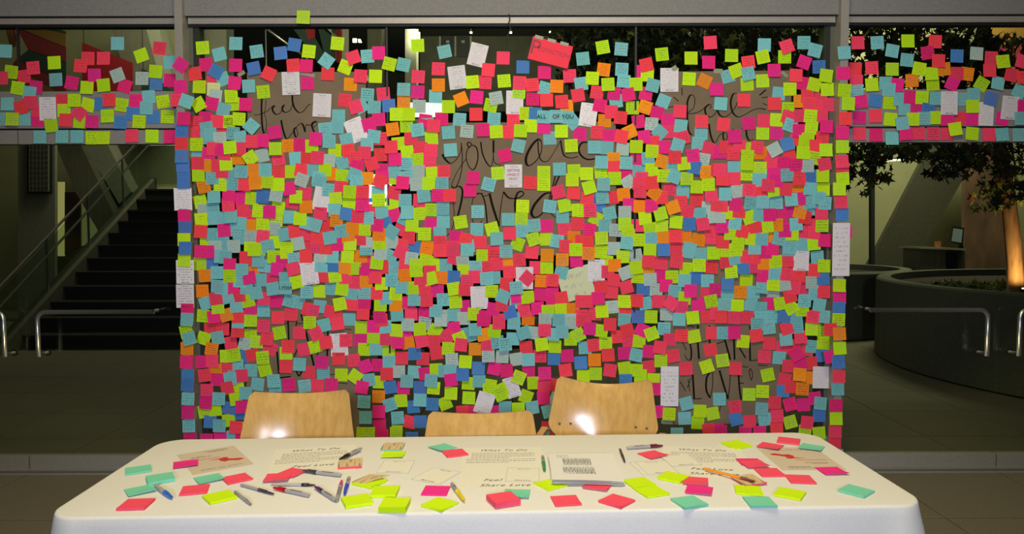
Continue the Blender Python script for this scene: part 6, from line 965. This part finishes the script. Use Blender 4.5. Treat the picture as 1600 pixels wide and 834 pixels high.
# ---- markers and pens
def cyl_x(b, prof, n=14, mi=0):
    """lathe along X: prof = [(x, r)]"""
    vs = []; fs = []
    for x, r in prof:
        for k in range(n): q = 2*PI*k/n; vs.append((x, r*math.cos(q), r*math.sin(q)))
    for i in range(len(prof)-1):
        for k in range(n): fs.append((i*n+k, i*n+(k+1) % n, (i+1)*n+(k+1) % n, (i+1)*n+k))
    fs += [tuple(range(n)), tuple(range((len(prof)-1)*n, len(prof)*n))[::-1]]
    return b.add(vs, fs, mi)
BODY = M('marker_body_grey', (.36, .35, .36), .35); CLEAR = M('clear_barrel', (.45, .44, .42), .25)
def marker(p_cap, p_end, capcol, lab, kind='marker', body=BODY, h=0.0, frac=.42):
    c1 = M('cap_' + lab.split()[0], capcol, .3)
    r = {'marker': .0058, 'pen': .0042, 'hl': .0062}[kind]
    A, B = T(*p_cap, r+h), T(*p_end, r+h); L_ = (B-A).length; an = math.atan2(B.y-A.y, B.x-A.x)
    t = thing('marker_pen' if kind != 'pen' else 'pen', lab, 'marker' if kind != 'pen' else 'pen', (A.x, A.y, ZT+h+.001), an, 'pens and markers on the table')
    fc = L_*frac; z = (0, 0, r)
    cap = cyl_x(MB(), [(0, r*.45), (.004, r*.62), (.018, r*.85), (fc*.6, r*1.0), (fc, r*1.08)]).build('cap', c1, t, smooth=True, loc=z)
    cyl_x(MB(), [(fc-.002, r*.98), (fc+.006, r), (L_-.012, r*.98), (L_-.004, r*.8), (L_, r*.5)]).build('barrel', body, t, smooth=True, loc=z)
    MB().box((fc*.45, -.0018, r*1.0), (fc-.001, .0018, r*1.28)).build('clip', c1, cap)
    if kind == 'marker': MB().box((fc+.018, -r*.55, r*.92), (L_-.03, r*.55, r*1.01)).build('printed_label', GREYINK, t, loc=z)
def z2(r_, x, y): ox, oy, zm = ORG[r_]; return (ox+x/zm, oy+y/zm)
marker(z2(1,465,562), z2(1,325,460), (.03,.16,.62), 'blue-capped clear marker left of the front coral pads', 'hl', CLEAR)
marker(z2(1,1108,618), z2(1,972,508), (.30,.28,.30), 'grey pen pointing away from the front left lime pad', 'pen', BODY)
marker(z2(2,250,533), z2(1,1020,455), (.06,.04,.07), 'grey pen with a dark purple grip behind the lime pad', 'pen', BODY, frac=.45)
marker(z2(2,785,250), z2(2,962,160), (.012,.012,.012), 'black marker lying across the pad with streaked backing', h=.004)
marker(z2(2,483,343), z2(2,800,380), (.07,.07,.08), 'charcoal-capped marker in front of the left instruction sheet', frac=.37)
marker(z2(2,585,460), z2(2,225,452), (.012,.012,.015), 'clear pen with black grip and red refill beside the red marker', 'pen', CLEAR, frac=.3)
marker(z2(2,245,480), z2(2,541,545), (.60,.008,.015), 'red-capped marker below the black pen', frac=.36)
marker(z2(2,585,472), z2(2,758,585), (.11,.02,.14), 'purple-capped marker touching the pink-capped one', frac=.38)
marker(z2(2,803,422), z2(2,762,585), (.75,.02,.15), 'pink-capped marker leaning against the purple-capped one', frac=.32, h=.001)
marker(z2(2,826,532), z2(2,862,395), (.02,.06,.60), 'royal blue-capped marker right of the pink-capped one', frac=.52)
marker(z2(3,968,590), z2(3,862,445), (.80,.60,.01), 'yellow-capped marker right of the magenta pad', frac=.55)
marker(z2(4,787,342), z2(4,770,222), (.02,.28,.09), 'green-capped marker against the pile of printed papers', frac=.55)
marker(z2(5,1020,138), z2(5,725,157), (.14,.02,.04), 'maroon-capped marker near the back edge', frac=.36)
marker(z2(5,710,270), z2(5,670,163), (.03,.02,.02), 'small black pen left of the coral note and maroon-capped marker', 'pen', M('black_barrel', (.04,.035,.03), .35), frac=.5)
# orange pencil
A, B = T(*z2(6,735,333), .005), T(*z2(6,1150,440), .010); t = thing('pencil', 'long orange pencil with a dark tip lying on a magenta note', 'pencil', (A.x, A.y, ZT+.004), math.atan2(B.y-A.y, B.x-A.x), 'pens and markers on the table')
L_ = (B-A).length; t.rotation_euler.y = -.03
cyl_x(MB(), [(0, .0045), (L_*.72, .0045)], 6).build('shaft', M('pencil_orange', (.85,.30,.02), .4), t, loc=(0, 0, .0045))
cyl_x(MB(), [(L_*.72, .0046), (L_*.95, .0040), (L_, .0012)], 10).build('tip', M('pencil_dark_tip', (.16,.02,.015), .4), t, loc=(0, 0, .0045), smooth=True)

# ================================================================== CHAIRS
PLY = M('birch_plywood', (0.60, 0.36, 0.105), .19, spec=.5); nt = PLY.node_tree
tc = nt.nodes.new('ShaderNodeTexCoord'); mp = nt.nodes.new('ShaderNodeMapping'); nz = nt.nodes.new('ShaderNodeTexNoise'); cr = nt.nodes.new('ShaderNodeValToRGB')
mp.inputs['Scale'].default_value = (28, 28, 3); nz.inputs['Scale'].default_value = 1.6; nz.inputs['Detail'].default_value = 5
nt.links.new(tc.outputs['Object'], mp.inputs[0]); nt.links.new(mp.outputs[0], nz.inputs['Vector']); nt.links.new(nz.outputs['Fac'], cr.inputs[0])
cr.color_ramp.elements[0].position = .3; cr.color_ramp.elements[0].color = (.53, .305, .085, 1); cr.color_ramp.elements[1].position = .7; cr.color_ramp.elements[1].color = (.66, .41, .13, 1)
nt.links.new(cr.outputs[0], nt.nodes['Principled BSDF'].inputs['Base Color'])
PLYE = M('plywood_edge', (.42, .25, .10), .5)
def chair(lab, px_c, py_top, dist, wid, yawd, sag=.022):
    """faces the camera: concave back leaning away, seat and arms towards the table"""
    c = at_y(px_c, py_top, dist); ztop = c.z
    t = thing('chair', lab, 'chair', (c.x, dist, 0), math.radians(yawd), 'plywood chairs behind the table')
    Hb = .285; nx, ny = 24, 20; th = .011; fr = []
    def yb(u, s): return -.045*u*u + .22*s + .35*s*s        # s = height above the lower edge
    for j in range(ny+1):
        v = j/ny; z = ztop - Hb + Hb*v
        wb = wid/2*(1 - .125*max(0, (v-.34)/.66)**.9)
        if v < .34: wb = wid/2*(.52 + .48*math.sin(PI/2*v/.34)**.8)
        if v > .93: wb -= .016*((v-.93)/.07)**2.5
        for i in range(nx+1):
            u = i/nx*2-1
            fr.append(Vector((wb*u, yb(u, Hb*v) - yb(0, Hb), z - sag*(1-u*u)*max(0, (v-.4)/.6)**2)))
    vs = fr + [p + Vector((0, th, 0)) for p in fr]; o = (nx+1)*(ny+1); fs = []
    for j in range(ny):
        for i in range(nx):
            a = j*(nx+1)+i; fs.append((a, a+1, a+nx+2, a+nx+1)); fs.append((o+a, o+a+nx+1, o+a+nx+2, o+a+1))
    ring = [i for i in range(nx+1)] + [j*(nx+1)+nx for j in range(1, ny+1)] + [ny*(nx+1)+i for i in range(nx-1, -1, -1)] + [j*(nx+1) for j in range(ny-1, 0, -1)]
    # the rim has its own vertices so that the front stays smooth
    b = MB(); b.add(vs, fs, 0); m = len(ring)
    b.add([vs[k] for k in ring] + [vs[o+k] for k in ring], [(k, m+k, m+(k+1) % m, (k+1) % m) for k in range(m)], 1)
    bk = b.build('backrest', [PLY, PLYE], t, smooth=True)
    zr = ztop - Hb*.70; yo = yb(0, Hb)
    for x in (-wid*.40, -wid*.30, wid*.30, wid*.40):
        u = x/(wid/2); y = yb(u, Hb*.30) - yo
        MB().tube([(x, y+.002, zr), (x, y-.003, zr), (x, y-.0045, zr)], [.0060, .0060, .003], 12).build('rivet', STEEL, bk, smooth=True)
    zs = ztop - Hb - .10; s = MB(); vs = []; N = 8; y1 = -yo - .02
    for j in range(N+1):
        for i in range(N+1):
            u, v = i/N*2-1, j/N; vs.append((u*wid*.46*(1-.08*v), y1 - v*.38, zs + .012*u*u - .035*max(0, v-.8)*5*max(0, v-.8)))
    a0 = len(vs); vs += [(x, y, z-.012) for x, y, z in vs]; fs = []
    for j in range(N):
        for i in range(N):
            a = j*(N+1)+i; fs.append((a, a+N+1, a+N+2, a+1)); fs.append((a0+a, a0+a+1, a0+a+N+2, a0+a+N+1))
    ring = [i for i in range(N+1)] + [j*(N+1)+N for j in range(1, N+1)] + [N*(N+1)+i for i in range(N-1, -1, -1)] + [j*(N+1) for j in range(N-1, 0, -1)]
    fs += [(ring[k], ring[(k+1) % len(ring)], a0+ring[(k+1) % len(ring)], a0+ring[k]) for k in range(len(ring))]
    s.add(vs, fs).build('seat', PLY, t, smooth=True)
    for sx in (-1, 1):
        x = sx*(wid/2)
        MB().tube([(x*.80, yb(.8, .07)-yo+.024, zr+.01), (x*.90, yb(.9, 0)-yo+.03, ztop-Hb), (x*.98, y1, zs-.02), (x*1.0, y1+.06, .0)], .011, 10).build('leg', STEEL, t, smooth=True)
        MB().tube([(x*1.06, y1-.13, ztop-Hb+.028), (x*1.03, y1-.20, ztop-Hb-.02), (x*1.0, y1-.30, zs-.02), (x*1.0, y1-.33, .0)], .011, 10).build('leg', STEEL, t, smooth=True)
        MB().tube([(x*.98, y1, zs-.02), (x*1.0, y1-.30, zs-.02)], .009, 8).build('seat_rail', STEEL, t, smooth=True)
        ar = MB().tube([(x*.90, yb(.9, .05)-yo+.028, ztop-Hb+.05), (x*1.06, yb(.9, .05)-yo+.035, ztop-Hb+.055), (x*1.12, y1+.02, ztop-Hb+.045), (x*1.06, y1-.13, ztop-Hb+.028)], .009, 8).build('arm_rail', STEEL, t, smooth=True)
        q = sorted((x*1.02, x*1.14)); MB().box((q[0], y1-.14, ztop-Hb+.054), (q[1], yb(.9, .05)-yo+.02, ztop-Hb+.068)).build('arm_pad', PLY, ar)
    return t
chair('plywood chair with arms, left one, glare spot low on its back', 471.5, 607, 3.08, .462, 5, .020)
chair('plywood chair with arms, middle one tucked close against the table', 751, 638, 2.93, .472, 2.5, .022)
chair('plywood chair with arms, right one, turned slightly, four rivets showing', 945, 587.5, 3.25, .474, -12, .036)
